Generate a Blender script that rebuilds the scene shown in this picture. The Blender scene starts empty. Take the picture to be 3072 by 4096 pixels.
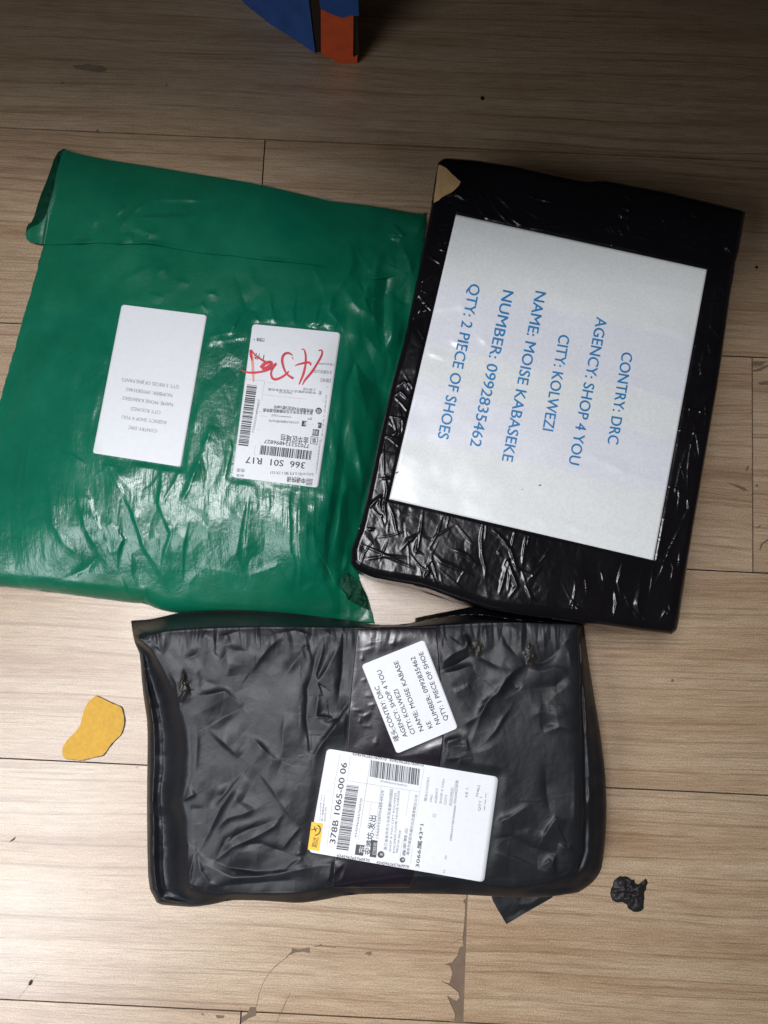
import bpy, math, random
import numpy as np
from mathutils import Matrix, Vector
from mathutils.geometry import tessellate_polygon

# ------------------------------------------------------------------ camera, light, exposure
scene = bpy.context.scene
COL = scene.collection
CAM_H, FOC, TILT = 0.754, 3300.0, math.radians(6.5)
PW, PH = 3072.0, 4096.0                       # photograph size, used to survey positions
cd = bpy.data.cameras.new('camera'); cam = bpy.data.objects.new('camera', cd); COL.objects.link(cam)
cd.sensor_fit = 'VERTICAL'; cd.sensor_height = 24.0; cd.lens = 24.0 * FOC / PH
cd.clip_start = 0.01; cd.clip_end = 50
cam.location = (0, 0, CAM_H); cam.rotation_euler = (TILT, 0, 0)
scene.camera = cam

world = bpy.data.worlds.new('World'); scene.world = world; world.use_nodes = True
bg = world.node_tree.nodes['Background']
bg.inputs['Color'].default_value = (1.0, 0.82, 0.66, 1); bg.inputs['Strength'].default_value = 0.055

ld = bpy.data.lights.new('room_lamp', 'AREA'); lamp = bpy.data.objects.new('room_lamp', ld); COL.objects.link(lamp)
ld.shape = 'DISK'; ld.size = 1.0; ld.energy = 3.3; ld.color = (0.88, 0.93, 1.0); ld.spread = math.radians(60)
lamp.location = (-1.10, -0.72, 1.45)
lamp.rotation_euler = (Vector((-0.44, -0.30, 0)) - Vector(lamp.location)).to_track_quat('-Z', 'Y').to_euler()

lc = bpy.data.lights.new('ceiling_lamp', 'AREA'); lamp2 = bpy.data.objects.new('ceiling_lamp', lc); COL.objects.link(lamp2)
lc.shape = 'DISK'; lc.size = 0.60; lc.energy = 5.7; lc.color = (0.97, 0.97, 1.0); lc.spread = math.radians(66)
lamp2.location = (-0.36, 0.16, 2.0)
lamp2.rotation_euler = (Vector((-0.16, -0.34, 0)) - Vector(lamp2.location)).to_track_quat('-Z', 'Y').to_euler()

scene.view_settings.view_transform = 'Standard'; scene.view_settings.look = 'None'
scene.view_settings.exposure = 0.0; scene.view_settings.gamma = 1.0
scene.cycles.max_bounces = 6

# ------------------------------------------------------------------ surveying: where a point of the photograph lies at height z
CT, ST = math.cos(TILT), math.sin(TILT)
def W(px, py, z):
    px = np.asarray(px, float); py = np.asarray(py, float); z = np.asarray(z, float)
    a = (px - PW / 2) / FOC; b = -(py - PH / 2) / FOC
    dx = a; dy = b * CT + ST; dz = b * ST - CT
    t = (z - CAM_H) / dz
    return np.stack([dx * t, dy * t, z + 0 * t], -1)
def Zm(ox, oy, s):
    return lambda pts: [(ox + x / s, oy + y / s) for x, y in pts]

# ------------------------------------------------------------------ numpy noise
def _hash(ix, iy, seed):
    n = (ix.astype(np.int64) * 374761393 + iy.astype(np.int64) * 668265263 + seed * 1274126177) & 0xffffffff
    n = ((n ^ (n >> 13)) * 1274126177) & 0xffffffff
    return ((n ^ (n >> 16)) & 0xffffff) / float(0xffffff) * 2 - 1
def vnoise(x, y, seed=0):
    ix = np.floor(x); iy = np.floor(y); fx = x - ix; fy = y - iy
    fx = fx * fx * (3 - 2 * fx); fy = fy * fy * (3 - 2 * fy)
    a = _hash(ix, iy, seed); b = _hash(ix + 1, iy, seed); c = _hash(ix, iy + 1, seed); d = _hash(ix + 1, iy + 1, seed)
    return (a * (1 - fx) + b * fx) * (1 - fy) + (c * (1 - fx) + d * fx) * fy
def fbm(x, y, seed=0, oct=4):
    r = 0; a = 1.0
    for k in range(oct):
        r = r + a * vnoise(x * 2 ** k + 17.3 * k, y * 2 ** k - 9.1 * k, seed + k); a *= 0.5
    return r
def crumple(x, y, seed=0, warp=0.55):
    """piecewise flat facets with sharp edges, like creased film"""
    u = x + warp * fbm(x * 0.8, y * 0.8, seed + 50, 2); v = y + warp * fbm(x * 0.8 + 31, y * 0.8, seed + 60, 2)
    s = (u + v) * 0.36602540378; i = np.floor(u + s); j = np.floor(v + s)
    su, sv = u + s - i, v + s - j
    up = su > sv
    h0 = _hash(i, j, seed); h3 = _hash(i + 1, j + 1, seed)
    hm = np.where(up, _hash(i + 1, j, seed), _hash(i, j + 1, seed))
    big = np.where(up, su, sv); sml = np.where(up, sv, su)
    return h0 * (1 - big) + hm * (big - sml) + h3 * sml
def sstep(a, b, x):
    t = np.clip((x - a) / (b - a), 0, 1); return t * t * (3 - 2 * t)

# ------------------------------------------------------------------ polylines in photo space
def dist_poly(PX, PY, pts, closed=True):
    n = len(pts); best = np.full(PX.shape, 1e9)
    for k in range(n if closed else n - 1):
        ax, ay = pts[k]; bx, by = pts[(k + 1) % n]
        dx, dy = bx - ax, by - ay; L2 = dx * dx + dy * dy + 1e-9
        t = np.clip(((PX - ax) * dx + (PY - ay) * dy) / L2, 0, 1)
        best = np.minimum(best, (PX - ax - t * dx) ** 2 + (PY - ay - t * dy) ** 2)
    return np.sqrt(best)
def inside(PX, PY, pts):
    r = np.zeros(PX.shape, bool); n = len(pts)
    for k in range(n):
        ax, ay = pts[k]; bx, by = pts[(k + 1) % n]
        if ay == by: continue
        c = ((ay > PY) != (by > PY)) & (PX < (bx - ax) * (PY - ay) / (by - ay) + ax)
        r ^= c
    return r
def flat_mask(PX, PY, polys, soft):
    m = np.ones(PX.shape)
    for p in polys:
        d = dist_poly(PX, PY, p); d = np.where(inside(PX, PY, p), 0, d)
        m = np.minimum(m, sstep(0, soft, d))
    return m
SHARP = [0.9, 3.4, 0.85]
def creases(PX, PY, items):
    """each item: (points, amplitude mm, width on the left px, width on the right px)"""
    H = np.zeros(PX.shape)
    for pts, amp, wl, wr in items:
        pts = [tuple(p) for p in pts]
        w = max(wl, wr) * 4
        xs = [p[0] for p in pts]; ys = [p[1] for p in pts]
        sel = (PX > min(xs) - w) & (PX < max(xs) + w) & (PY > min(ys) - w) & (PY < max(ys) + w)
        if not sel.any(): continue
        X = PX[sel]; Y = PY[sel]
        best = np.full(X.shape, 1e9); side = np.zeros(X.shape); arc = np.zeros(X.shape)
        L = 0; seg = []
        for k in range(len(pts) - 1):
            seg.append(math.hypot(pts[k + 1][0] - pts[k][0], pts[k + 1][1] - pts[k][1]))
        tot = sum(seg)
        for k in range(len(pts) - 1):
            ax, ay = pts[k]; bx, by = pts[k + 1]; dx, dy = bx - ax, by - ay
            t = np.clip(((X - ax) * dx + (Y - ay) * dy) / (dx * dx + dy * dy), 0, 1)
            d = np.hypot(X - ax - t * dx, Y - ay - t * dy)
            up = d < best
            best = np.where(up, d, best); side = np.where(up, dx * (Y - ay) - dy * (X - ax), side)
            arc = np.where(up, (L + t * seg[k]) / tot, arc); L += seg[k]
        steep = min(wl, wr) * SHARP[0]; broad = max(wl, wr) * SHARP[1] * (0.7 + 0.5 * np.sin(np.pi * arc))
        flip = side > 0 if wr > wl else side <= 0
        tap = np.sin(np.pi * np.clip(arc * 0.94 + 0.03, 0, 1)) ** 0.8
        tap = tap * (0.85 + 0.35 * vnoise(X / 45, Y / 45, 3))
        prof = np.where(flip, np.clip(1 - best / broad, 0, 1) ** 1.35, np.exp(-(best / steep) ** 1.5))
        H[sel] += amp * 0.001 * tap * prof * SHARP[2]
    return H
def rbf(ctrl):
    """smooth height field (metres) through control points (px, py, mm)"""
    c = np.array(ctrl, float); P = c[:, :2] / 1000.0; v = c[:, 2] * 0.001; n = len(P)
    def k(r2): return np.where(r2 > 0, 0.5 * r2 * np.log(r2 + 1e-12), 0)
    D = ((P[:, None] - P[None]) ** 2).sum(-1)
    A = np.zeros((n + 3, n + 3)); A[:n, :n] = k(D) + np.eye(n) * 1e-3; A[:n, n] = 1; A[:n, n + 1:] = P; A[n, :n] = 1; A[n + 1:, :n] = P.T
    s = np.linalg.solve(A, np.concatenate([v, np.zeros(3)]))
    def f(PX, PY):
        x = np.asarray(PX, float) / 1000; y = np.asarray(PY, float) / 1000
        r = s[n] + s[n + 1] * x + s[n + 2] * y
        for i in range(n): r = r + s[i] * k((x - P[i, 0]) ** 2 + (y - P[i, 1]) ** 2)
        return r
    return f
def resample(pts, n, smooth=0):
    p = np.array(pts, float)
    for _ in range(smooth):                       # corner cutting, ends kept
        q = [p[0]]
        for i in range(len(p) - 1):
            q += [p[i] * .75 + p[i + 1] * .25, p[i] * .25 + p[i + 1] * .75]
        p = np.array(q + [p[-1]])
    s = np.concatenate([[0], np.cumsum(np.hypot(*np.diff(p, axis=0).T))])
    t = np.linspace(0, s[-1], n)
    return np.stack([np.interp(t, s, p[:, 0]), np.interp(t, s, p[:, 1])], -1)
def coons(top, right, bottom, left, nu, nv, smooth=1):
    T = resample(top, nu, smooth); B = resample(bottom, nu, smooth); L = resample(left, nv, smooth); R = resample(right, nv, smooth)
    u = np.linspace(0, 1, nu)[None, :, None]; v = np.linspace(0, 1, nv)[:, None, None]
    G = (1 - v) * T[None] + v * B[None] + (1 - u) * L[:, None] + u * R[:, None] \
        - ((1 - u) * (1 - v) * T[0] + u * (1 - v) * T[-1] + (1 - u) * v * B[0] + u * v * B[-1])
    return G[..., 0], G[..., 1]

# ------------------------------------------------------------------ meshes
def link(name, me, mat, parent=None, smooth=True):
    if mat is not None: me.materials.append(mat)
    if smooth: me.shade_smooth()
    o = bpy.data.objects.new(name, me); COL.objects.link(o)
    if parent is not None:
        o.parent = parent; o.matrix_parent_inverse = parent.matrix_world.inverted()
    return o
def tag(o, label=None, cat=None, group=None, kind=None):
    if label: o['label'] = label
    if cat: o['category'] = cat
    if group: o['group'] = group
    if kind: o['kind'] = kind
    return o
def empty(name, p):
    o = bpy.data.objects.new(name, None); COL.objects.link(o); o.location = tuple(float(c) for c in p)
    o.empty_display_size = 0.03; o.matrix_world = Matrix.Translation(o.location); return o
def mesh_arrays(name, V, F4):
    me = bpy.data.meshes.new(name)
    me.vertices.add(len(V)); me.vertices.foreach_set('co', np.ascontiguousarray(V, dtype=np.float32).ravel())
    F4 = np.ascontiguousarray(F4, dtype=np.int32)
    me.loops.add(F4.size); me.loops.foreach_set('vertex_index', F4.ravel())
    me.polygons.add(len(F4)); me.polygons.foreach_set('loop_start', np.arange(0, F4.size, F4.shape[1], dtype=np.int32))
    me.update(calc_edges=True); me.validate()
    return me
def grid_mesh(name, PX, PY, Z, mat, parent=None, drop=None, floor=None, steps=1, inset=0.0, bulge=None, uv=True, V=None):
    """sheet surveyed in photo space; drop: thin edge turned down by that much; floor: side walls down to that height"""
    nv, nu = PX.shape
    if V is None: V = W(PX, PY, Z)
    V = V.reshape(-1, 3)
    idx = np.arange(nv * nu).reshape(nv, nu)
    F = np.stack([idx[1:, :-1], idx[1:, 1:], idx[:-1, 1:], idx[:-1, :-1]], -1).reshape(-1, 4)
    loop = np.concatenate([idx[0, :-1], idx[:-1, -1], idx[-1, :0:-1], idx[:0:-1, 0]])
    Vs = [V]; Fs = [F]; prev = loop; base = len(V); n = len(loop)
    if drop is not None or floor is not None:
        P = V[loop]; cen = P.mean(0)
        for k in range(1, steps + 1):
            s = k / steps
            Q = P.copy()
            Q[:, 2] = P[:, 2] - drop if drop is not None else P[:, 2] * (1 - s) + floor * s
            if inset: Q[:, :2] += (cen[:2] - Q[:, :2]) * inset * s
            if bulge is not None and k < steps: Q += bulge(P, s, n)
            Vs.append(Q); cur = np.arange(base, base + n); base += n
            a, b = prev, np.roll(prev, -1); c, d = np.roll(cur, -1), cur
            Fs.append(np.stack([a, b, c, d], -1)); prev = cur
        # close the underside
        if drop is None: Vs.append(np.array([[cen[0], cen[1], Vs[-1][:, 2].min()]])); cur = base
        if drop is None: Fs.append(np.stack([prev, np.roll(prev, -1), np.full(n, cur), np.full(n, cur)], -1))
    V = np.concatenate(Vs); F = np.concatenate(Fs)
    tri = F[:, 2] == F[:, 3]
    me = bpy.data.meshes.new(name)
    if tri.any():
        q = F[~tri]; t = F[tri][:, :3]
        li = np.concatenate([q.ravel(), t.ravel()]).astype(np.int32)
        ls = np.concatenate([np.arange(0, q.size, 4), q.size + np.arange(0, t.size, 3)]).astype(np.int32)
        me.vertices.add(len(V)); me.vertices.foreach_set('co', V.astype(np.float32).ravel())
        me.loops.add(len(li)); me.loops.foreach_set('vertex_index', li)
        me.polygons.add(len(ls)); me.polygons.foreach_set('loop_start', ls)
        me.update(calc_edges=True)
    else:
        me = mesh_arrays(name, V, F)
    if parent is not None: me.transform(Matrix.Translation(-Vector(parent.location)))
    o = bpy.data.objects.new(name, me); COL.objects.link(o)
    me.materials.append(mat); me.shade_smooth()
    if parent is not None: o.parent = parent
    return o
def poly_obj(name, pts, z, mat, parent=None, thick=0.0, zf=None, smooth=False):
    """outline in photo space at height z (or height function), extruded down by thick"""
    P = np.array(pts, float)
    zz = zf(P[:, 0], P[:, 1]) + z if zf else np.full(len(P), z)
    V = W(P[:, 0], P[:, 1], zz)
    area = sum(V[i][0] * V[(i + 1) % len(V)][1] - V[(i + 1) % len(V)][0] * V[i][1] for i in range(len(V)))
    if area < 0: V = V[::-1].copy()
    tr = tessellate_polygon([[Vector(v) for v in V]])
    n = len(V); verts = [tuple(v) for v in V]; faces = []
    for t in tr:
        a, b, c = [Vector(V[i]) for i in t]
        faces.append(tuple(t) if (b - a).cross(c - a).z > 0 else tuple(reversed(t)))
    if thick:
        verts += [(v[0], v[1], v[2] - thick) for v in V]
        top = list(faces)
        faces += [tuple(n + i for i in reversed(f)) for f in top]
        faces += [(i, n + i, n + (i + 1) % n, (i + 1) % n) for i in range(n)]
    me = bpy.data.meshes.new(name); me.from_pydata(verts, [], faces); me.update()
    if parent is not None: me.transform(Matrix.Translation(-Vector(parent.location)))
    me.materials.append(mat)
    o = bpy.data.objects.new(name, me); COL.objects.link(o)
    if parent is not None: o.parent = parent
    return o

class Ink:
    """flat print collected into one mesh, laid on a surface zf(px,py)"""
    def __init__(s, zf, off=0.00025): s.v = []; s.f = []; s.zf = zf; s.off = off; s.n = 0; s.parts = []
    def add(s, P, F):
        s.parts.append((np.asarray(P, float), F)); s.v.append(np.asarray(P, float)); s.f += [tuple(i + s.n for i in f) for f in F]; s.n += len(P)
    def text(s, body, p0, p1, cap, res=2, bold=0.0):
        key = (body, res, bold)
        if key not in TEXT:
            c = bpy.data.curves.new('line', 'FONT'); c.body = body; c.resolution_u = res
            o = bpy.data.objects.new('line', c); COL.objects.link(o)
            bpy.context.view_layer.update()
            m = bpy.data.meshes.new_from_object(o.evaluated_get(bpy.context.evaluated_depsgraph_get()))
            V = np.array([v.co[:2] for v in m.vertices]); F = [tuple(p.vertices) for p in m.polygons]
            bpy.data.objects.remove(o); bpy.data.curves.remove(c); bpy.data.meshes.remove(m)
            TEXT[key] = (V, F)
        V, F = TEXT[key]
        if not len(V): return
        x0, x1 = V[:, 0].min(), V[:, 0].max()
        p0 = np.array(p0, float); p1 = np.array(p1, float); L = np.hypot(*(p1 - p0)); d = (p1 - p0) / L; up = np.array([d[1], -d[0]])
        P = p0 + np.outer((V[:, 0] - x0) / (x1 - x0) * L, d) + np.outer(V[:, 1] / 0.7 * cap, up)
        if bold:
            n = len(P); k = cap / 0.7 * bold
            P = np.concatenate([P + d * k + up * k * 0.6, P - d * k - up * k * 0.6]); F = F + [tuple(i + n for i in f) for f in F]
        s.add(P, F)
    def quad(s, a, b, c, d): s.add([a, b, c, d], [(0, 1, 2, 3)])
    def line(s, a, b, w):
        a = np.array(a, float); b = np.array(b, float); d = b - a; d /= np.hypot(*d); n = np.array([d[1], -d[0]]) * w / 2
        s.quad(a + n, b + n, b - n, a - n)
    def stroke(s, pts, ws, sm=2):
        P = resample(pts, max(8, len(pts) * 5), sm); n = len(P); w = np.interp(np.linspace(0, 1, n), np.linspace(0, 1, len(ws)), ws)
        d = np.gradient(P, axis=0); d /= np.hypot(d[:, 0], d[:, 1])[:, None] + 1e-9; nn = np.stack([d[:, 1], -d[:, 0]], -1)
        A = P + nn * w[:, None] / 2; B = P - nn * w[:, None] / 2
        s.add(np.concatenate([A, B]), [(i, i + 1, n + i + 1, n + i) for i in range(n - 1)])
    def barcode(s, a, b, c, seed, mod=2.6, bars=None):
        """bars fill from a to b, each bar reaching along (c-a)"""
        rnd = random.Random(seed); a, b, c = [np.array(q, float) for q in (a, b, c)]
        L = np.hypot(*(b - a)); d = (b - a) / L; h = c - a; x = 0
        while x < L:
            w = mod * rnd.choice([1, 1, 2, 3]); w = min(w, L - x)
            s.quad(a + d * x, a + d * (x + w), a + d * (x + w) + h, a + d * x + h)
            x += w + mod * rnd.choice([1, 1, 2, 2])
    def make(s, name, mat, parent, split=False, kind=None):
        if split:
            for P, F in s.parts:
                k = Ink(s.zf, s.off); k.add(P, F); k.make(name, mat, parent)
            return
        P = np.concatenate(s.v); z = s.zf(P[:, 0], P[:, 1]) + s.off; V = W(P[:, 0], P[:, 1], z)
        me = bpy.data.meshes.new(name); me.from_pydata([tuple(v) for v in V], [], s.f); me.update()
        # faces look up
        me.transform(Matrix.Translation(-Vector(ROOTLOC(parent))))
        me.materials.append(mat)
        o = bpy.data.objects.new(name, me); COL.objects.link(o); o.parent = parent
        if kind: o['kind'] = kind
        return o
TEXT = {}
def ROOTLOC(o):
    v = Vector((0, 0, 0))
    while o is not None: v += Vector(o.location); o = o.parent
    return v

# ------------------------------------------------------------------ materials
def new_mat(name):
    m = bpy.data.materials.new(name); m.use_nodes = True
    nt = m.node_tree; return m, nt, nt.nodes['Principled BSDF']
def N(nt, kind, **kw):
    n = nt.nodes.new(kind)
    for k, v in kw.items():
        if k.startswith('_'): setattr(n, k[1:], v)
        else: n.inputs[k.replace('__', ' ')].default_value = v
    return n
def ramp(nt, stops):
    r = nt.nodes.new('ShaderNodeValToRGB'); e = r.color_ramp.elements
    while len(e) < len(stops): e.new(0.5)
    for i, (p, c) in enumerate(stops):
        e[i].position = p; e[i].color = (*c, 1) if len(c) == 3 else c
    return r
def coords(nt, scale=(1, 1, 1), rot=0.0):
    tc = nt.nodes.new('ShaderNodeTexCoord'); mp = nt.nodes.new('ShaderNodeMapping')
    mp.inputs['Scale'].default_value = scale; mp.inputs['Rotation'].default_value = (0, 0, rot)
    nt.links.new(tc.outputs['Object'], mp.inputs['Vector']); return mp
def bump(nt, b, sources, dist=0.001):
    prev = None
    for out, st, ds in sources:
        n = nt.nodes.new('ShaderNodeBump'); n.inputs['Strength'].default_value = st; n.inputs['Distance'].default_value = ds
        nt.links.new(out, n.inputs['Height'])
        if prev: nt.links.new(prev, n.inputs['Normal'])
        prev = n.outputs['Normal']
    nt.links.new(prev, b.inputs['Normal'])
def simple(name, col, rough=0.5, var=0.06, scale=60, spec=0.5):
    m, nt, b = new_mat(name); mp = coords(nt)
    n = N(nt, 'ShaderNodeTexNoise', Scale=scale, Detail=5.0); nt.links.new(mp.outputs[0], n.inputs['Vector'])
    r = ramp(nt, [(0.3, [c * (1 - var) for c in col]), (0.7, [min(1, c * (1 + var)) for c in col])])
    nt.links.new(n.outputs['Fac'], r.inputs[0]); nt.links.new(r.outputs[0], b.inputs['Base Color'])
    b.inputs['Roughness'].default_value = rough; b.inputs['Specular IOR Level'].default_value = spec
    bump(nt, b, [(n.outputs['Fac'], 0.15, 0.0005)])
    return m
FLOOR_ANG = math.radians(-2.7)
def wood():
    m, nt, b = new_mat('plank_wood'); L = nt.links
    oi = nt.nodes.new('ShaderNodeObjectInfo'); tc = nt.nodes.new('ShaderNodeTexCoord')
    off = N(nt, 'ShaderNodeVectorMath', _operation='MULTIPLY_ADD'); off.inputs[1].default_value = (7, 13, 0)
    comb = nt.nodes.new('ShaderNodeCombineXYZ'); L.new(oi.outputs['Random'], comb.inputs[0]); L.new(oi.outputs['Random'], comb.inputs[1])
    L.new(comb.outputs[0], off.inputs[0]); L.new(tc.outputs['Object'], off.inputs[2])
    # gentle wander of the grain
    wn = N(nt, 'ShaderNodeTexNoise', Scale=2.6, Detail=2.0); ws = N(nt, 'ShaderNodeVectorMath', _operation='MULTIPLY'); ws.inputs[1].default_value = (1, 3.0, 1)
    L.new(off.outputs[0], ws.inputs[0]); L.new(ws.outputs[0], wn.inputs['Vector'])
    wm = N(nt, 'ShaderNodeMath', _operation='MULTIPLY_ADD'); wm.inputs[1].default_value = 0.022; wm.inputs[2].default_value = -0.011; L.new(wn.outputs['Fac'], wm.inputs[0])
    cy = nt.nodes.new('ShaderNodeCombineXYZ'); L.new(wm.outputs[0], cy.inputs[1])
    ad = N(nt, 'ShaderNodeVectorMath', _operation='ADD'); L.new(off.outputs[0], ad.inputs[0]); L.new(cy.outputs[0], ad.inputs[1])
    def stretched(sx, sy, detail, rough=0.55):
        s = N(nt, 'ShaderNodeVectorMath', _operation='MULTIPLY'); s.inputs[1].default_value = (sx, sy, 1); L.new(ad.outputs[0], s.inputs[0])
        n = N(nt, 'ShaderNodeTexNoise', Scale=1.0, Detail=detail, Roughness=rough); L.new(s.outputs[0], n.inputs['Vector']); return n
    broad = stretched(2.2, 34, 4.0); mid = stretched(5, 130, 5.0, 0.6); fine = stretched(36, 820, 4.0, 0.65)
    cloud = stretched(6, 12, 3.0)
    base = ramp(nt, [(0.28, (0.31, 0.202, 0.120)), (0.44, (0.375, 0.267, 0.170)), (0.60, (0.42, 0.315, 0.210)), (0.75, (0.45, 0.345, 0.240))])
    L.new(broad.outputs['Fac'], base.inputs[0])
    def mul(col, fac_node, lo, hi, p0=0.3, p1=0.7):
        r = ramp(nt, [(p0, lo), (p1, hi)]); L.new(fac_node.outputs['Fac'], r.inputs[0])
        mx = N(nt, 'ShaderNodeMix', _data_type='RGBA', _blend_type='MULTIPLY'); mx.inputs[0].default_value = 1
        L.new(col, mx.inputs[6]); L.new(r.outputs[0], mx.inputs[7]); return mx.outputs[2]
    c = mul(base.outputs[0], mid, (0.82, 0.76, 0.70), (1.05, 1.05, 1.04), 0.30, 0.47)
    c = mul(c, fine, (0.80, 0.78, 0.75), (1.09, 1.09, 1.09), 0.36, 0.58)
    c = mul(c, cloud, (0.90, 0.88, 0.86), (1.08, 1.08, 1.10), 0.25, 0.75)
    sp = N(nt, 'ShaderNodeTexNoise', Scale=900.0, Detail=2.0); L.new(tc.outputs['Object'], sp.inputs['Vector'])
    c = mul(c, sp, (0.66, 0.65, 0.66), (1.22, 1.22, 1.22), 0.30, 0.70)
    st = stretched(3.0, 330, 4.0, 0.5)
    c = mul(c, st, (0.76, 0.70, 0.64), (1.05, 1.05, 1.05), 0.34, 0.46)
    L.new(c, b.inputs['Base Color'])
    b.inputs['Specular IOR Level'].default_value = 1.0
    rr = ramp(nt, [(0.3, (0.28,) * 3), (0.7, (0.37,) * 3)]); L.new(cloud.outputs['Fac'], rr.inputs[0]); L.new(rr.outputs[0], b.inputs['Roughness'])
    bump(nt, b, [(fine.outputs['Fac'], 0.35, 0.0004), (mid.outputs['Fac'], 0.25, 0.0005)])
    return m
def film(name, col, rough, sheen_var=0.1, fine_scale=420, fine_amt=0.5, streak=None, spec=0.5, dirt=None):
    m, nt, b = new_mat(name); L = nt.links; mp = coords(nt)
    n1 = N(nt, 'ShaderNodeTexNoise', Scale=22.0, Detail=6.0, Roughness=0.62); L.new(mp.outputs[0], n1.inputs['Vector'])
    n2 = N(nt, 'ShaderNodeTexNoise', Scale=fine_scale, Detail=4.0, Roughness=0.6); L.new(mp.outputs[0], n2.inputs['Vector'])
    v = N(nt, 'ShaderNodeTexVoronoi', _feature='DISTANCE_TO_EDGE', Scale=120.0, Randomness=1.0)
    dn = N(nt, 'ShaderNodeTexNoise', Scale=60.0, Detail=3.0); L.new(mp.outputs[0], dn.inputs['Vector'])
    va = N(nt, 'ShaderNodeVectorMath', _operation='MULTIPLY_ADD'); va.inputs[1].default_value = (0.02,) * 3
    L.new(dn.outputs['Color'], va.inputs[0]); L.new(mp.outputs[0], va.inputs[2]); L.new(va.outputs[0], v.inputs['Vector'])
    r = ramp(nt, [(0.3, [c * 0.86 for c in col]), (0.7, [min(1, c * 1.12) for c in col])])
    L.new(n1.outputs['Fac'], r.inputs[0]); out = r.outputs[0]
    L.new(out, b.inputs['Base Color'])
    rr = ramp(nt, [(0.25, (max(0.04, rough - sheen_var),) * 3), (0.75, (rough + sheen_var,) * 3)]); L.new(n1.outputs['Fac'], rr.inputs[0])
    L.new(rr.outputs[0], b.inputs['Roughness']); b.inputs['Specular IOR Level'].default_value = spec
    src = [(n2.outputs['Fac'], fine_amt, 0.0004), (v.outputs['Distance'], fine_amt * 0.5, 0.0006)]
    if streak:
        ang, sc, amt = streak
        mp2 = coords(nt, (1, 0.10, 1), 0.0); mp2.inputs['Rotation'].default_value = (0, 0, ang)
        n3 = N(nt, 'ShaderNodeTexNoise', Scale=sc, Detail=4.0, Roughness=0.65); L.new(mp2.outputs[0], n3.inputs['Vector'])
        src.append((n3.outputs['Fac'], amt, 0.0012))
    bump(nt, b, src)
    return m
M = {}
M['wood'] = wood()
M['grout'] = simple('joint_dirt', (0.030, 0.024, 0.020), 0.9)
M['stain'] = simple('floor_stain', (0.20, 0.145, 0.10), 0.6, 0.2, 200)
M['core'] = simple('plank_core', (0.155, 0.105, 0.070), 0.85, 0.15, 90)
M['green'] = film('green_poly', (0.001, 0.122, 0.062), 0.37, 0.10, 380, 0.40, spec=0.5)
M['greentape'] = film('green_under_clear_tape', (0.002, 0.128, 0.070), 0.29, 0.08, 300, 0.55, (0.0, 150, 0.55), spec=0.65)
M['black_film'] = film('black_poly', (0.009, 0.010, 0.013), 0.46, 0.06, 260, 0.3, spec=0.34)
M['black_tape'] = film('black_shiny_tape', (0.005, 0.0045, 0.006), 0.19, 0.08, 170, 0.22, spec=0.24)
M['packing'] = film('packing_tape', (0.009, 0.007, 0.012), 0.26, 0.06, 200, 0.15, spec=0.45)
M['label'] = simple('label_paper', (0.74, 0.755, 0.78), 0.55, 0.02, 200)
M['ink'] = simple('black_ink', (0.055, 0.057, 0.065), 0.6)
M['greyink'] = simple('faded_ink', (0.30, 0.31, 0.33), 0.6)
M['lightink'] = simple('pale_ink', (0.48, 0.49, 0.51), 0.6)
M['blueink'] = simple('blue_ink', (0.006, 0.185, 0.44), 0.5)
M['redink'] = simple('red_marker', (0.62, 0.045, 0.07), 0.45, 0.2, 300)
M['redpale'] = simple('thin_red_marker', (0.80, 0.32, 0.26), 0.45, 0.1, 300)
M['yellow'] = simple('yellow_paper', (0.55, 0.30, 0.018), 0.65, 0.10, 300)
M['yellowprint'] = simple('yellow_print', (0.85, 0.50, 0.03), 0.5)
M['cardboard'] = simple('cardboard', (0.42, 0.27, 0.12), 0.8, 0.12, 150)
M['bluepaint'] = simple('blue_panel_paint', (0.022, 0.11, 0.42), 0.42, 0.22, 40)
M['orangepaint'] = simple('orange_edge_paint', (0.95, 0.13, 0.035), 0.5, 0.15, 60)
M['darkwood'] = simple('dark_wood', (0.025, 0.018, 0.014), 0.7)
M['scrap'] = simple('black_scrap', (0.012, 0.010, 0.011), 0.55, 0.3, 250, 0.4)

def sheet_mat():
    m, nt, b = new_mat('white_paper_under_tape'); L = nt.links
    tc = nt.nodes.new('ShaderNodeTexCoord'); sx = nt.nodes.new('ShaderNodeSeparateXYZ')
    L.new(tc.outputs['UV'], sx.inputs[0])
    w = (0.745, 0.77, 0.765); l = (0.725, 0.74, 0.795)
    r = ramp(nt, [(0.0, w), (0.255, w), (0.275, l), (0.47, l), (0.49, w), (0.60, w), (0.615, l), (0.79, l), (0.805, w), (1.0, w)])
    nz = N(nt, 'ShaderNodeTexNoise', Scale=3.0, Detail=3.0); L.new(tc.outputs['UV'], nz.inputs['Vector'])
    ma = N(nt, 'ShaderNodeMath', _operation='MULTIPLY_ADD'); ma.inputs[1].default_value = 0.05; L.new(nz.outputs['Fac'], ma.inputs[0]); L.new(sx.outputs[1], ma.inputs[2])
    L.new(ma.outputs[0], r.inputs[0])
    n2 = N(nt, 'ShaderNodeTexNoise', Scale=500.0, Detail=2.0); mp = coords(nt); L.new(mp.outputs[0], n2.inputs['Vector'])
    r2 = ramp(nt, [(0.3, (0.94,) * 3), (0.7, (1.04,) * 3)]); L.new(n2.outputs['Fac'], r2.inputs[0])
    mx = N(nt, 'ShaderNodeMix', _data_type='RGBA', _blend_type='MULTIPLY'); mx.inputs[0].default_value = 1
    L.new(r.outputs[0], mx.inputs[6]); L.new(r2.outputs[0], mx.inputs[7]); L.new(mx.outputs[2], b.inputs['Base Color'])
    b.inputs['Roughness'].default_value = 0.27
    bump(nt, b, [(n2.outputs['Fac'], 0.08, 0.0003)])
    return m
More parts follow.
